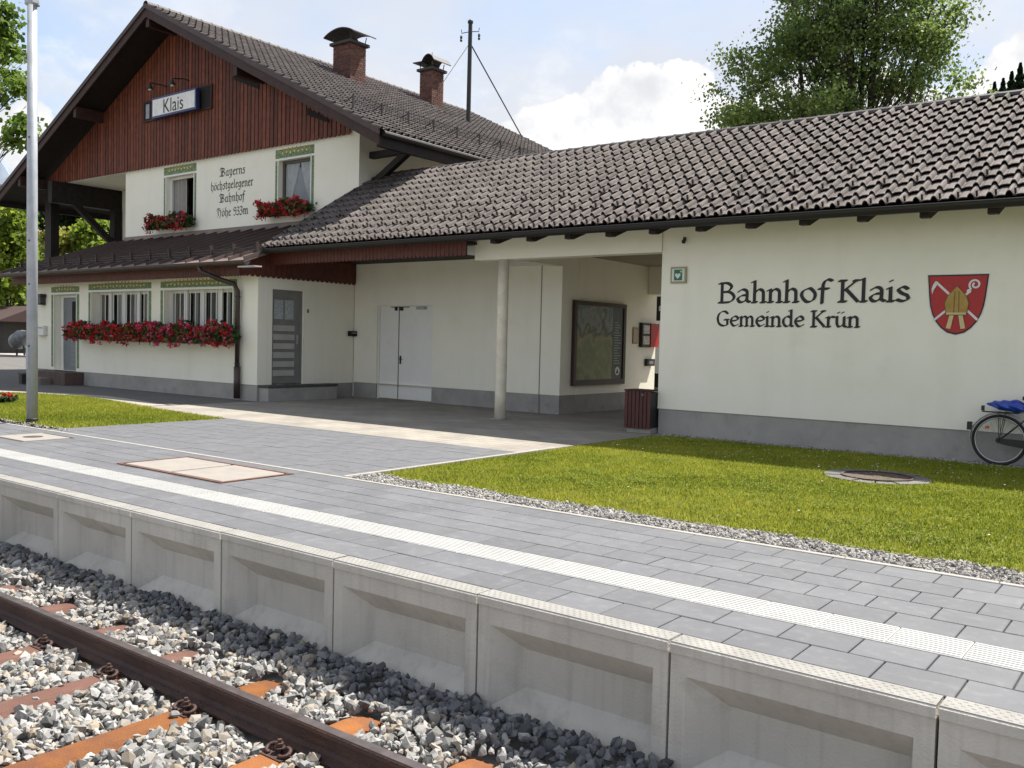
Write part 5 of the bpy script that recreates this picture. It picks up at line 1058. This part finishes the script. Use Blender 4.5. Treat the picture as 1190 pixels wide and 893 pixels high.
# steps of both doors, counted with the house
ST1 = mat('brown_step_stone', (.115, .080, .065), .85, (.075, .052, .044), 5, 8, .4, 60); ST2 = mat('worn_step_stone', (.20, .175, .145), .9, (.15, .13, .11), 6, 8, .4, 60)
MB().box(-27.5, -25.42, 12.66, 13.205, -.05, .345).build('door_step', ST1, house, bevel=.012); MB().box(-27.3, -26.15, 12.33, 12.655, -.05, .165).build('door_step', ST2, house, bevel=.012)
MB().box(-17.505, -17.16, 13.26, 15.36, -.05, .305).build('door_step', PLINTH, house, bevel=.01); MB().box(-17.505, -17.14, 13.24, 15.38, .307, .362).build('step_slab', mat('dark_slab', (.05, .048, .046), .8, (.08, .075, .07), 8), house, bevel=.006)

# ================================================================== things on the house
sgn = thing('name_sign', (-25.24, 15.9, 8.15), 'white station name sign in blue frame on the red gable', 'sign')
MB().box(-26.42, -24.06, 15.86, 15.98, 8.18, 8.80).build('frame', mat('blue_sign_frame', (.030, .045, .16), .4), sgn)
MB().box(-26.36, -24.12, 15.852, 15.861, 8.24, 8.74).build('face', mat('sign_face_white', (.80, .80, .78), .5), sgn)
for xx in (-26.1, -24.4): MB().box(xx - .04, xx + .04, 15.98, 16.13, 8.4, 8.6).build('bracket', BLACKMETAL, sgn)
tcu = bpy.data.curves.new('lettering', 'FONT'); tcu.body = 'Klais'; tcu.size = .60; tcu.align_x = 'CENTER'; to = bpy.data.objects.new('tmp_text', tcu); col.objects.link(to)
dg = bpy.context.evaluated_depsgraph_get(); tme = bpy.data.meshes.new_from_object(to.evaluated_get(dg)); bpy.data.objects.remove(to)
for v in tme.vertices: v.co = (v.co.x * .98, 0, v.co.y * 1.0)
tme.materials.clear(); tme.materials.append(BLACKPAINT); tme.name = 'lettering'; piece('lettering', tme, sgn, (-25.24, 15.848, 8.275))
for (px0, py0, px1, py1, lbl) in ((174, 100, 193, 101, 'left of the two small lamps above the name sign'), (200, 95, 219, 94, 'right of the two small lamps above the name sign')):
    m1 = onY(px1, py1, 16.08); h1 = onY(px0, py0, 15.55)
    lp = thing('sign_lamp', (m1.x, 16.08, m1.z), 'small black gooseneck lamp, ' + lbl, 'lamp', 'lamps over the name sign')
    MB().tube([(m1.x, 16.09, m1.z), (m1.x, 15.95, m1.z + .02), (h1.x, 15.58, h1.z + .10), (h1.x, 15.55, h1.z + .05)], .018, 7).build('arm', BLACKMETAL, lp)
    MB().lathe((h1.x, 15.55, h1.z - .10), [(.10, 0), (.105, .01), (.06, .10), (.035, .17), (.02, .18)], 14).build('lamp_shade', BLACKMETAL, lp); MB().lathe((h1.x, 15.55, h1.z - .14), [(.02, 0), (.05, .02), (.05, .05), (.02, .07)], 12).build('bulb', mat('milky_bulb', (.7, .68, .6), .3), lp)
wl = thing('wall_lantern', (-27.72, 13.1, 2.4), 'dark wall lamp on the house left of the front door', 'lamp'); MB().box(-27.95, -27.60, 13.02, 13.195, 2.50, 2.60).build('hood', BLACKMETAL, wl); MB().box(-27.92, -27.64, 13.04, 13.195, 2.33, 2.50).build('housing', mat('lamp_grey', (.06, .06, .065), .5), wl); MB().box(-27.92, -27.64, 13.03, 13.195, 2.28, 2.33).build('base', BLACKMETAL, wl)
mbx = thing('mail_box', (-27.8, 13.1, 1.35), 'flat white mail box on the wall left of the front door', 'mail box'); MB().box(-28.05, -27.55, 13.08, 13.195, 1.36, 1.66).build('body', WHITEP, mbx, bevel=.01); MB().box(-28.0, -27.6, 13.076, 13.081, 1.58, 1.60).build('slot', BLACKMETAL, mbx)

# flower boxes
LEAF = attr_mat('geranium_leaf', [(.02, .04, .012), (.035, .07, .018), (.06, .11, .03), (.09, .14, .04)], .6, trans=.25)
RED = attr_mat('geranium_red', [(.25, .006, .012), (.42, .012, .018), (.60, .02, .028), (.70, .04, .06), (.70, .14, .20)], .6, trans=.25)
PINK = attr_mat('geranium_pink', [(.26, .008, .03), (.42, .02, .06), (.58, .05, .13), (.66, .12, .26), (.70, .28, .42)], .6, trans=.25)
def quads(C, size, seed=None):
    n = len(C); R = rot_mats(n); s = (size * RNG.uniform(.6, 1.3, n))[:, None, None]; Q = np.array([(-1, -.8, 0), (1, -.8, .15), (1, .8, 0), (-1, .8, .15)]) * .5
    V = np.einsum('nij,kj->nki', R, Q) * s + C[:, None, :]; return V.reshape(-1, 3), np.arange(4 * n).reshape(-1, 4)
def flower_box(x0, x1, y, z, hgt, nb_, mix, label, trail=.25):
    fb = thing('flower_box', ((x0 + x1) / 2, y, z), label, 'flower box', 'geranium boxes under the windows')
    MB().prism([(y - .09, z + .16), (y + .08, z + .16), (y + .06, z), (y - .07, z)], lambda p, d: (d, p[0], p[1]), x0 + .08, x1 - .08).build('planter', mat('brown_planter', (.06, .035, .025), .6), fb)
    k = max(2, int((x1 - x0) / .9))
    for i in range(k):
        xx = x0 + .2 + (x1 - x0 - .4) * i / (k - 1); MB().tube([(xx, y + .12, z - .02), (xx + .02, y - .05, z - .02), (xx + .05, y - .10, z - .16)], .009, 6).build('bracket', BLACKMETAL, fb)
    n = int((x1 - x0) * 900); lx = RNG.uniform(x0, x1, n); top = hgt * (.72 + .28 * np.sin(lx * 3.1 + x0) * np.sin(lx * 7.7 + 1)); lz = z + .04 + RNG.uniform(-trail, 1, n) * np.where(RNG.random(n) < .5, 1, .8) * top; lz = np.maximum(lz, z - trail); ly = y - .02 + RNG.normal(0, .09, n) - .05
    V, F = quads(np.stack([lx, ly, lz], 1), .075); tag(np_mesh('leaves', V, F, LEAF, fb, RNG.random(len(F))), kind='stuff')
    nh = int((x1 - x0) * nb_); hx = RNG.uniform(x0 - .03, x1 + .03, nh); tp = hgt * (.75 + .25 * np.sin(hx * 3.1 + x0) * np.sin(hx * 7.7 + 1)); hz = z + .04 + (RNG.beta(1.6, 1.1, nh) * (1 + trail / hgt) - trail / hgt) * tp; hy = y - .13 - RNG.random(nh) * .12
    for nm, mm, sel in (('red_blossoms', RED, RNG.random(nh) >= mix), ('pink_blossoms', PINK, None)):
        if sel is not None: base_sel = sel
        else: sel = ~base_sel
        if not sel.any(): continue
        c = np.stack([hx[sel], hy[sel], hz[sel]], 1); m_ = 16; pts = np.repeat(c, m_, 0) + RNG.normal(0, .032, (len(c) * m_, 3)); V, F = quads(pts, .042); tag(np_mesh(nm, V, F, mm, fb, np.clip(np.repeat(RNG.beta(2, 2, len(c)), m_) + RNG.normal(0, .12, len(c) * m_), 0, 1)), kind='stuff')
flower_box(-25.60, -21.82, 12.98, 1.36, .42, 58, .12, 'long box of red geraniums under the left ground floor window')
flower_box(-21.74, -17.98, 12.98, 1.36, .46, 58, .55, 'long box of red and pink geraniums under the window by the downpipe')
flower_box(-26.65, -24.40, 16.0, 4.80, .42, 36, .35, 'box of dusky red and pink geraniums under the open upper window')
flower_box(-21.05, -19.00, 16.0, 4.84, .40, 50, .02, 'box of bright red geraniums under the curtained upper window')

# antenna pole on the roof
pl = thing('roof_pole', (-21.77, 25.6, rz(-21.77)), 'tall dark service pole with guy wires on the house roof', 'pole')
MB().tube([(-21.77, 25.6, rz(-21.77) - .05), (-21.77, 25.6, 13.05)], [.085, .075], 10).lathe((-21.77, 25.6, 13.05), [(.10, 0), (.10, .08), (.04, .13)], 10).build('post', BLACKMETAL, pl)
for s_ in (-1, 1): MB().tube([(-21.77, 25.6, 12.75), (-21.77 + s_ * .32, 25.6 + s_ * .1, 12.72), (-21.77 + s_ * .34, 25.6 + s_ * .1, 12.85)], .015, 6).lathe((-21.77 + s_ * .34, 25.6 + s_ * .1, 12.42), [(.03, 0), (.05, .05), (.03, .1), (.05, .15), (.03, .22)], 10).build('insulator', BLACKMETAL, pl)
e1 = Vector((-22.3, 29.6, rz(-22.3) + .1)); e2 = Vector((-24.6, 26.6, rz(-24.6) + .05))
for e_, r_ in ((e1, .026), (e2, .010)): MB().tube([(-21.77, 25.6, 12.35), tuple(e_)], r_, 5).build('guy_wire', mat('wire_grey', (.05, .05, .055), .5), pl)

# ================================================================== lamp post
lp = thing('lamp_post', (-15.18, 7.03, 0), 'tall galvanised steel lamp post standing in the grass wedge by the platform', 'lamp post')
MB().tube([(-15.18, 7.03, .06), (-15.18, 7.03, 3.5), (-15.18, 7.03, 6.95)], [.086, .080, .070], 20).build('post', GALV, lp, smooth=True)
MB().lathe((-15.18, 7.03, -.02), [(.092, 0), (.092, .085), (.087, .09)], 20).build('base_sleeve', BLACKMETAL, lp)
MB().lathe((-15.18, 7.03, 6.70), [(.072, 0), (.11, .01), (.11, .07), (.072, .08)], 16).box(-15.30, -15.06, 6.98, 7.08, 6.72, 6.78).build('collar', GALV, lp)
MB().bar((-15.18, 7.03, 6.95), (-15.18, 5.9, 7.12), .07, .07).build('arm', GALV, lp); MB().prism([(-.12, 0), (.12, 0), (.10, .07), (-.10, .07)], lambda p, d: (-15.18 + p[0], d, 7.10 + p[1]), 5.3, 5.95).build('lamp_head', GALV, lp)
for zz in (1.25, 2.25, 2.95, 4.6): MB().lathe((-15.135, 6.958, zz), [(.012, -.012), (.012, .012)], 8).build('bolt', BLACKMETAL, lp)
MB().box(-15.215, -15.145, 6.944, 6.956, .9, 1.25).build('service_door', GALV, lp)

# ================================================================== bicycle against the wing wall
bk = thing('bicycle', (-2.14, 13.70, 0), 'dark city bicycle leaning at the wing wall beyond the coat of arms', 'bicycle')
BY = 13.70; RUB = mat('tyre_rubber', (.016, .016, .016), .8); CHROME = mat('dull_chrome', (.42, .42, .43), .3, metal=.8); BFR = mat('bike_frame_black', (.014, .014, .016), .35)
def torus(mb, c, R, r, a0=0, a1=2 * math.pi, n=48, m=8, sq=1.0):
    k0 = len(mb.v); full = abs(a1 - a0 - 2 * math.pi) < 1e-6; cnt = n if full else n + 1
    for i in range(cnt):
        a_ = a0 + (a1 - a0) * i / n; d = Vector((math.cos(a_), 0, math.sin(a_)))
        for j in range(m): b_ = 2 * math.pi * j / m; mb.v.append(tuple(Vector(c) + d * (R + r * math.cos(b_)) + Vector((0, 1, 0)) * r * sq * math.sin(b_)))
    for i in range(n):
        for j in range(m): i2 = (i + 1) % cnt; mb.f.append((k0 + i * m + j, k0 + i * m + (j + 1) % m, k0 + i2 * m + (j + 1) % m, k0 + i2 * m + j))
    return mb
def wheel(cx):
    c = (cx, BY, .345); wh = torus(MB(), c, .326, .019).build('wheel', RUB, bk, smooth=True)
    torus(MB(), c, .298, .012, sq=1.1).build('rim', CHROME, wh, smooth=True)
    MB().tube([(cx, BY - .06, .345), (cx, BY + .06, .345)], .040, 12).build('hub', BLACKMETAL, wh)
    for i in range(28):
        a_ = 2 * math.pi * i / 28; off = (.35 if i % 2 else -.35); sy = (-1) ** (i // 2)
        MB().tube([(cx + .02 * math.cos(a_ + off * 4), BY + sy * .03, .345 + .02 * math.sin(a_ + off * 4)), (cx + .298 * math.cos(a_), BY, .345 + .298 * math.sin(a_))], .0016, 4, cap=False).build('spoke', CHROME, wh)
    return wh
RX, FX = -2.14, -1.02
w_ = wheel(RX); wheel(FX)
MB().box(RX - .175, RX - .125, BY - .035, BY - .028, .49, .53).build('reflector', mat('orange_reflector', (.45, .09, .02), .3), w_)
torus(MB(), (RX, BY, .345), .366, .012, math.radians(35), math.radians(185), 30, 8, 2.2).build('rear_mudguard', CHROME, bk, smooth=True)
torus(MB(), (FX, BY, .345), .362, .024, math.radians(20), math.radians(150), 24, 8, 1.2).build('front_mudguard', BFR, bk, smooth=True)
bb = (RX + .45, BY, .29); st = (RX + .42, BY, .82); hd = (FX - .22, BY, .86); hb = (FX - .16, BY, .66)
fr = MB().tube([bb, st], .017, 8).tube([bb, hb], .018, 8).tube([(st[0] + .04, BY, .72), (hd[0] + .02, BY, .80)], .016, 8).tube([hd, hb], .019, 8)
for s_ in (-1, 1): fr.tube([(RX, BY + s_ * .06, .345), (bb[0], BY + s_ * .04, bb[2])], .010, 6).tube([(RX, BY + s_ * .06, .345), (st[0] - .02, BY + s_ * .03, .74)], .009, 6).tube([(FX, BY + s_ * .05, .345), hb], .012, 6)
fr.build('frame', BFR, bk, smooth=True)
MB().prism([(RX + .02, .30), (bb[0] + .12, .22), (bb[0] + .13, .36), (RX + .02, .375)], lambda p, d: (p[0], d, p[1]), BY - .075, BY - .055).build('chain_guard', BFR, bk)
MB().tube([(bb[0], BY - .06, bb[2]), (bb[0] + .05, BY - .09, bb[2] - .16)], .010, 6).box(bb[0] + 0, bb[0] + .10, BY - .19, BY - .10, bb[2] - .175, bb[2] - .15).tube([(bb[0], BY + .06, bb[2]), (bb[0] - .05, BY + .09, bb[2] + .16)], .010, 6).build('pedals', BLACKMETAL, bk)
MB().prism([(-.13, -.08), (-.14, .08), (.0, .06), (.13, .02), (.13, -.02), (0, -.06)], lambda p, d: (st[0] - .03 + p[0], BY + p[1], d), .90, .95).tube([st, (st[0] - .02, BY, .90)], .013, 8).build('saddle', BLACKMETAL, bk)
MB().tube([hd, (hd[0] - .03, BY, 1.0)], .013, 8).tube([(hd[0] - .22, BY - .30, 1.03), (hd[0] - .05, BY - .24, 1.05), (hd[0], BY, 1.0), (hd[0] - .05, BY + .24, 1.05), (hd[0] - .22, BY + .30, 1.03)], .012, 8).build('handlebar', CHROME, bk, smooth=True)
cr_ = MB()
for s_ in (-1, 0, 1): cr_.tube([(RX - .22, BY + s_ * .06, .720), (RX + .22, BY + s_ * .06, .720)], .006, 6)
for s_ in (-1, 1): cr_.tube([(RX, BY + s_ * .07, .345), (RX - .02, BY + s_ * .06, .735)], .005, 6).tube([(RX, BY + s_ * .07, .345), (RX + .06, BY + s_ * .06, .735)], .005, 6)
cr_.build('luggage_rack', BFR, bk)
MB().box(RX - .40, RX - .345, BY - .04, BY + .04, .46, .57).build('tail_light', BLACKMETAL, bk); MB().box(RX - .235, RX - .20, BY - .03, BY + .03, .73, .80).build('rack_end', BLACKMETAL, bk)
bs = thing('blue_cover', (RX + .05, BY, .735), 'crumpled bright blue cover lying on the bicycle rack', 'cover')
bm = bmesh.new(); bmesh.ops.create_icosphere(bm, subdivisions=4, radius=1.0)
for v in bm.verts:
    p = v.co.copy(); wob = 1 + .14 * math.sin(p.x * 5 + 1) * math.cos(p.y * 4) + .10 * math.sin(p.x * 11 + p.z * 7) + .05 * math.sin(p.y * 17 + p.x * 9)
    v.co = Vector((p.x * .27 * wob + .10, p.y * .125 * wob, max(-.01, (p.z * .075 * wob + .075 - .02 * p.x))))
me = bpy.data.meshes.new('crumpled_cover'); bm.to_mesh(me); bm.free(); me.shade_smooth(); me.materials.append(mat('blue_plastic', (.008, .030, .28), .3, (.015, .06, .42), 12, 6, .5, 22, spec=.6)); o = bpy.data.objects.new('crumpled_cover', me); col.objects.link(o); o.parent = bs

# ================================================================== trees and shrubs
BARK = mat('grey_brown_bark', (.055, .045, .037), .9, (.030, .026, .022), 12, 8, .6, 30)
GREENS = {'alder': [(.06, .10, .025), (.10, .155, .038), (.145, .21, .05), (.20, .27, .07), (.28, .34, .11)], 'maple': [(.04, .08, .012), (.08, .14, .018), (.125, .20, .026), (.17, .25, .036), (.23, .30, .06)],
          'shrub': [(.04, .075, .012), (.11, .17, .02), (.19, .27, .03), (.27, .35, .04), (.35, .40, .06)], 'yellow': [(.08, .11, .018), (.16, .19, .03), (.24, .26, .04), (.31, .31, .055), (.36, .32, .09)], 'dark': [(.008, .018, .007), (.013, .028, .010), (.020, .040, .014), (.030, .055, .018), (.045, .075, .024)]}
def leaf_mat(k): return attr_mat('leaf_' + k, GREENS[k], .55, trans=.50, spec=.35)
def tree(base, trunks, blobs, nclump, leaves, leaf, kind, label, clump=.55, group='trees around the station', name='tree', cat='tree', limb=.045):
    """blobs: (cx,cy,cz,rx,ry,rz) ellipsoids relative to base; trunks: list of (dx,dy,height,r)"""
    b0 = Vector(base); t = thing(name, base, label, cat, group); tk = MB(); axes = []
    for (dx, dy, h_, r) in trunks:
        pts = [b0 + Vector((dx * .3 * 0 + dx * s * .9 + dx * .1, dy * s, h_ * s)) + Vector((math.sin(s * 5 + dx), math.cos(s * 4 + dy), 0)) * .012 * h_ * s for s in [i / 8 for i in range(9)]]
        tk.tube(pts, [r * (1 - .85 * i / 8) for i in range(9)], 9); axes.append(pts)
    C = []
    w = np.array([b[3] * b[4] * b[5] for b in blobs]); w = w / w.sum()
    for i in range(nclump):
        b = blobs[RNG.choice(len(blobs), p=w)]; d = RNG.normal(size=3); d /= np.linalg.norm(d); rr = RNG.random() ** (.42)
        C.append(np.array(b[:3]) + d * rr * np.array(b[3:]))
    C = np.array(C) + np.array(base)
    for c in C:
        ax = axes[min(range(len(axes)), key=lambda k: (axes[k][5] - Vector(c)).length)]
        cand = [p for p in ax if p.z < c[2] - .1 * (ax[-1].z - ax[0].z)] or [ax[1]]; p0 = cand[-1] if RNG.random() < .6 else cand[RNG.integers(max(0, len(cand) - 3), len(cand))]
        c_ = Vector(c); mid = p0.lerp(c_, .55) + Vector((0, 0, -.06 * (c_ - p0).length)) + Vector(RNG.normal(0, .08, 3)) * (c_ - p0).length * .6
        tk.tube([p0, mid, c_], [limb, limb * .6, limb * .15], 5, cap=False)
        for _ in range(2):
            e = c_ + Vector(RNG.normal(0, clump * .8, 3)); tk.tube([mid.lerp(c_, .5), e], [limb * .3, limb * .08], 4, cap=False)
    tk.build('trunk', BARK, t, smooth=True)
    n = leaves; k = RNG.integers(0, nclump, n); sub = C[k] + np.clip(RNG.normal(0, 1, (n, 3)), -1.7, 1.7) * np.array([clump, clump, clump * .62]) * np.clip(RNG.normal(.8, .3, (n, 1)), .15, 1.6)
    V, F = quads(sub, leaf); V = V.reshape(-1, 4, 3)
    tone = np.clip(RNG.beta(2.2, 2.2, n) + .12 * np.sin(k * 1.7), 0, 1)
    tag(np_mesh('crown', V.reshape(-1, 3), F, leaf_mat(kind), t, tone), kind='stuff'); return t
# tall tree behind the wing
def at(px, py, y): return onY(px, py, y)
TB = at(985, 300, 31); TY = 31.0
bl_ = []
for (px, py, rp, rv) in ((985, 40, 85, 70), (900, 60, 60, 45), (880, 110, 50, 40), (1060, 70, 60, 40), (1090, 100, 45, 28), (985, 110, 95, 40), (930, 15, 60, 45), (1050, 20, 60, 40), (860, 145, 36, 18), (985, -60, 90, 80), (920, -90, 70, 70), (1050, -80, 70, 60), (960, 150, 110, 25), (1030, 140, 70, 22), (865, 125, 40, 30), (1100, 95, 45, 35), (1085, 55, 40, 25)):
    p = at(px, py, TY); s_ = (p - Vector((0, 0, 1.5))).dot(FWD) / FPX; bl_.append((p.x - TB.x, random.uniform(-1.5, 1.5), p.z, rp * s_, rp * s_ * .8, rv * s_))
tree((TB.x, TY, 0), [(-.3, 0, 18.5, .26), (1.0, .3, 17.5, .22), (-2.4, -.2, 14.5, .18), (2.4, 0, 13.5, .14), (.3, .6, 16, .16)], bl_, 280, 54000, .088, 'alder', 'tall airy green tree rising behind the wing roof', clump=.45, limb=.03)
# broad-leaved tree at the left edge
TY = 24.0; TB = at(-120, 300, TY); bl_ = []
for (px, py, rp, rv) in ((0, 30, 32, 40), (-40, 60, 60, 70), (45, 68, 12, 7), (12, 100, 18, 30), (5, 140, 18, 28), (-60, -60, 50, 40), (-120, 50, 40, 60), (15, -10, 25, 25), (40, 88, 8, 6), (5, 50, 30, 30)):
    p = at(px, py, TY); s_ = (p - Vector((0, 0, 1.5))).dot(FWD) / FPX; bl_.append((p.x - TB.x, random.uniform(-1, 1), p.z, rp * s_ * 1.1, rp * s_, rv * s_))
tree((TB.x, TY, 0), [(0, 0, 18, .4), (3.5, 0, 14, .2)], bl_, 170, 16000, .26, 'maple', 'leafy bright green tree at the left edge beside the lamp post top', clump=.48, limb=.09)
def bushes(spec):
    for (px, py, y, rp, rv, kind, lbl, nm, cat, nl, lf) in spec:
        p = at(px, py, y); s_ = (p - Vector((0, 0, 1.5))).dot(FWD) / FPX; r = rp * s_; v = rv * s_; base = (p.x, y, 0); h_ = p.z
        bl2 = [(0, 0, h_, r, r * .8, v), (-r * .4, .3, h_ - v * .5, r * .8, r * .7, v * .9), (r * .4, -.2, h_ - v * .55, r * .8, r * .7, v * .8)]
        tree(base, [(0, 0, h_ + v * .5, .14), (r * .3, .2, h_, .08)], bl2, 60, nl, lf, kind, lbl, clump=max(.3, r * .22), name=nm, cat=cat, group='greenery left of the house', limb=.03)
bushes([(8, 275, 30, 40, 55, 'shrub', 'bright green tree left of the lamp post beyond the lean-to', 'tree', 'tree', 9000, .26), (70, 285, 27, 18, 26, 'yellow', 'yellow green shrub seen between the loggia posts', 'shrub', 'shrub', 4000, .20), (106, 275, 28, 22, 26, 'shrub', 'green shrub behind the loggia brace', 'shrub', 'shrub', 5000, .20),
        (92, 240, 44, 50, 20, 'dark', 'dark tree crown behind the loggia beam', 'tree', 'tree', 5000, .34), (28, 240, 40, 30, 22, 'dark', 'dark tree between the lamp post and the roof edge', 'tree', 'tree', 4000, .32),
        (10, 350, 33, 34, 45, 'dark', 'dark hedge tree shading the lane at the left edge', 'tree', 'tree', 7000, .28), (45, 335, 36, 30, 50, 'dark', 'dark tree behind the lean-to corner', 'tree', 'tree', 6000, .28), (-25, 320, 30, 40, 60, 'shrub', 'green tree just outside the left edge', 'tree', 'tree', 5000, .26)])
# neighbour house seen through the loggia
p0, p1 = at(38, 275, 46), at(112, 275, 46); nhs = thing('neighbour_house', ((p0.x + p1.x) / 2, 48, 0), 'distant house with pale red roof seen through the loggia', 'house')
zt = at(75, 257, 46).z; zb = at(75, 272, 46).z
MB().box(p0.x - 4, p1.x + 3, 47, 56, 0, zb).build('wall', CREAM, nhs); MB().prism([(46, zb - .3), (51, zt + 1.3), (56.5, zb - .3)], lambda p, d: (d, p[0], p[1]), p0.x - 5, p1.x + 4).build('roof', mat('pale_red_roof', (.26, .15, .115), .8, (.20, .12, .095), 2), nhs)
MB().box(p0.x + 1, p0.x + 2.2, 46.95, 46.999, zb - 2.6, zb - 1.2).build('window', DARKINT, nhs)
# shed, covered object, small post and flower clump at the left edge
s0 = at(-6, 392, 27.0); shd = thing('shed', (s0.x, 29, 0), 'small shed with reddish roof at the far left edge', 'shed'); zr = at(5, 372, 27).z
MB().box(s0.x - 4, s0.x + .9, 27.2, 31, 0, zr).build('wall', mat('grey_shed_wall', (.05, .045, .04), .9), shd); MB().prism([(26.4, zr - .1), (29, zr + 1.0), (31.6, zr - .1)], lambda p, d: (d, p[0], p[1]), s0.x - 4.4, s0.x + 1.6).build('roof', mat('shed_roof', (.055, .03, .026), .8), shd)
c0 = onZ(24, 413); cv = thing('covered_grill', (c0.x, c0.y, 0), 'grey rounded covered object standing in the shade by the lane', 'cover')
bm = bmesh.new(); bmesh.ops.create_icosphere(bm, subdivisions=3, radius=1.0)
for v in bm.verts: p = v.co.copy(); v.co = Vector((p.x * .95, p.y * .6, .95 + p.z * .52 + .22 * p.x + .05 * math.sin(p.x * 9)))
me = bpy.data.meshes.new('hood'); bm.to_mesh(me); bm.free(); me.shade_smooth(); me.materials.append(mat('grey_tarp', (.18, .19, .20), .45, (.10, .105, .11), 5)); o = bpy.data.objects.new('hood', me); col.objects.link(o); o.parent = cv
mb = MB()
for sx_ in (-.5, .5): mb.tube([(c0.x + sx_, c0.y, 0), (c0.x + sx_ * .7, c0.y, .7)], .06, 8)
mb.build('stand', BLACKMETAL, cv)
f0 = onZ(4, 468); fc_ = thing('flower_clump', (f0.x, f0.y, 0), 'low clump of dark red flowers in the grass at the left edge', 'flowers')
n = 260; P = np.stack([RNG.normal(f0.x, .09, n), RNG.normal(f0.y, .09, n), RNG.uniform(.02, .14, n)], 1); V, F = quads(P, .07); tag(np_mesh('leaves', V, F, LEAF, fc_, RNG.random(n) * .6), kind='stuff')
n = 70; P = np.stack([RNG.normal(f0.x, .09, n), RNG.normal(f0.y, .09, n), RNG.uniform(.08, .18, n)], 1); V, F = quads(P, .05); tag(np_mesh('blossoms', V, F, RED, fc_, RNG.random(n) * .4), kind='stuff')
b0 = onZ(27.5, 446); bp_ = thing('boundary_post', (b0.x, b0.y, 0), 'short dark post half hidden behind the lamp post', 'post'); MB().box(b0.x - .09, b0.x + .09, b0.y - .09, b0.y + .09, 0, .26).build('shaft', BLACKMETAL, bp_); MB().box(b0.x - .11, b0.x + .11, b0.y - .11, b0.y + .11, .26, .30).build('cap', mat('post_cap', (.10, .09, .08), .8), bp_)
# dark reach of the lane: hedge at the back
# ================================================================== far hillside with spruces, mountain
hl = MB(); nx, ny = 40, 14
for j in range(ny):
    for i in range(nx):
        xx = -140 + i * 7.5; yy = 115 + j * 9; hgt = 25 * min(1, j / 6) * max(0, min(1, (xx + 75) / 60)) + 1.5 * math.sin(i * .9) * (j > 2); hl.v.append((xx, yy, hgt - 1.2))
for j in range(ny - 1):
    for i in range(nx - 1): hl.f.append((j * nx + i, j * nx + i + 1, (j + 1) * nx + i + 1, (j + 1) * nx + i))
tag(hl.build('hill', mat('forest_floor', (.03, .042, .016), .95, (.045, .05, .02), .3, coord='World'), smooth=True), kind='structure')
def spruce(x, y, z, h_, r, label):
    t = thing('spruce_tree', (x, y, z), label, 'spruce', 'spruces on the far hill'); MB().tube([(x, y, z - .5), (x, y, z + h_)], [.22, .03], 7).build('trunk', BARK, t)
    n = 7000; s = RNG.random(n) ** .55; rr = r * (1 - s) ** 1.05 * (.75 + .25 * np.sin(s * h_ * 5)) * RNG.random(n) ** .45; a_ = RNG.uniform(0, 6.28, n); zz = z + h_ * (.06 + .94 * s) - rr * .25
    V, F = quads(np.stack([x + rr * np.cos(a_), y + rr * np.sin(a_), zz], 1), .36); tag(np_mesh('crown', V, F, leaf_mat('dark'), t, RNG.random(n) * .6), kind='stuff')
k = 0
for (px, ptop, yy, lb_) in ((1156, 96, 176, 'leftmost small spruce top above the wing ridge'), (1166, 92, 172, 'second small spruce top above the wing ridge'), (1176, 84, 168, 'middle spruce rising above the wing ridge at right'), (1186, 74, 165, 'tallest spruce at the right edge above the wing ridge'), (1197, 78, 168, 'spruce just beyond the right edge behind the roof'), (1149, 106, 178, 'low spruce tip beside the tall airy tree')):
    p = at(px, ptop, yy); zb = 24.0 if p.z - 24 > 8 else p.z - 12; spruce(p.x, yy, zb, p.z - zb, 8.0, lb_)
mt = MB(); rng2 = random.Random(3)
nx, ny = 60, 24
pk = at(-30, 165, 900)
for j in range(ny):
    for i in range(nx):
        u, v = i / (nx - 1), j / (ny - 1); xx = pk.x - 700 + 1400 * u; yy = 700 + 500 * v
        hgt = (pk.z) * max(0, 1 - abs(u - .5) * 2.5) ** .8 * math.sin(math.pi * min(1, v * 1.25 + .02)) + 28 * (math.sin(i * 1.3 + j) + math.sin(i * .6 - j * 1.7)) * max(0, 1 - abs(u - .5) * 2.2)
        mt.v.append((xx, yy, hgt - 5))
for j in range(ny - 1):
    for i in range(nx - 1): mt.f.append((j * nx + i, j * nx + i + 1, (j + 1) * nx + i + 1, (j + 1) * nx + i))
tag(mt.build('mountain', mat('hazed_blue_rock', (.20, .24, .30), .95, (.26, .30, .36), .01, coord='World'), smooth=False), kind='structure')  # distance haze is mixed into the bluish rock colour
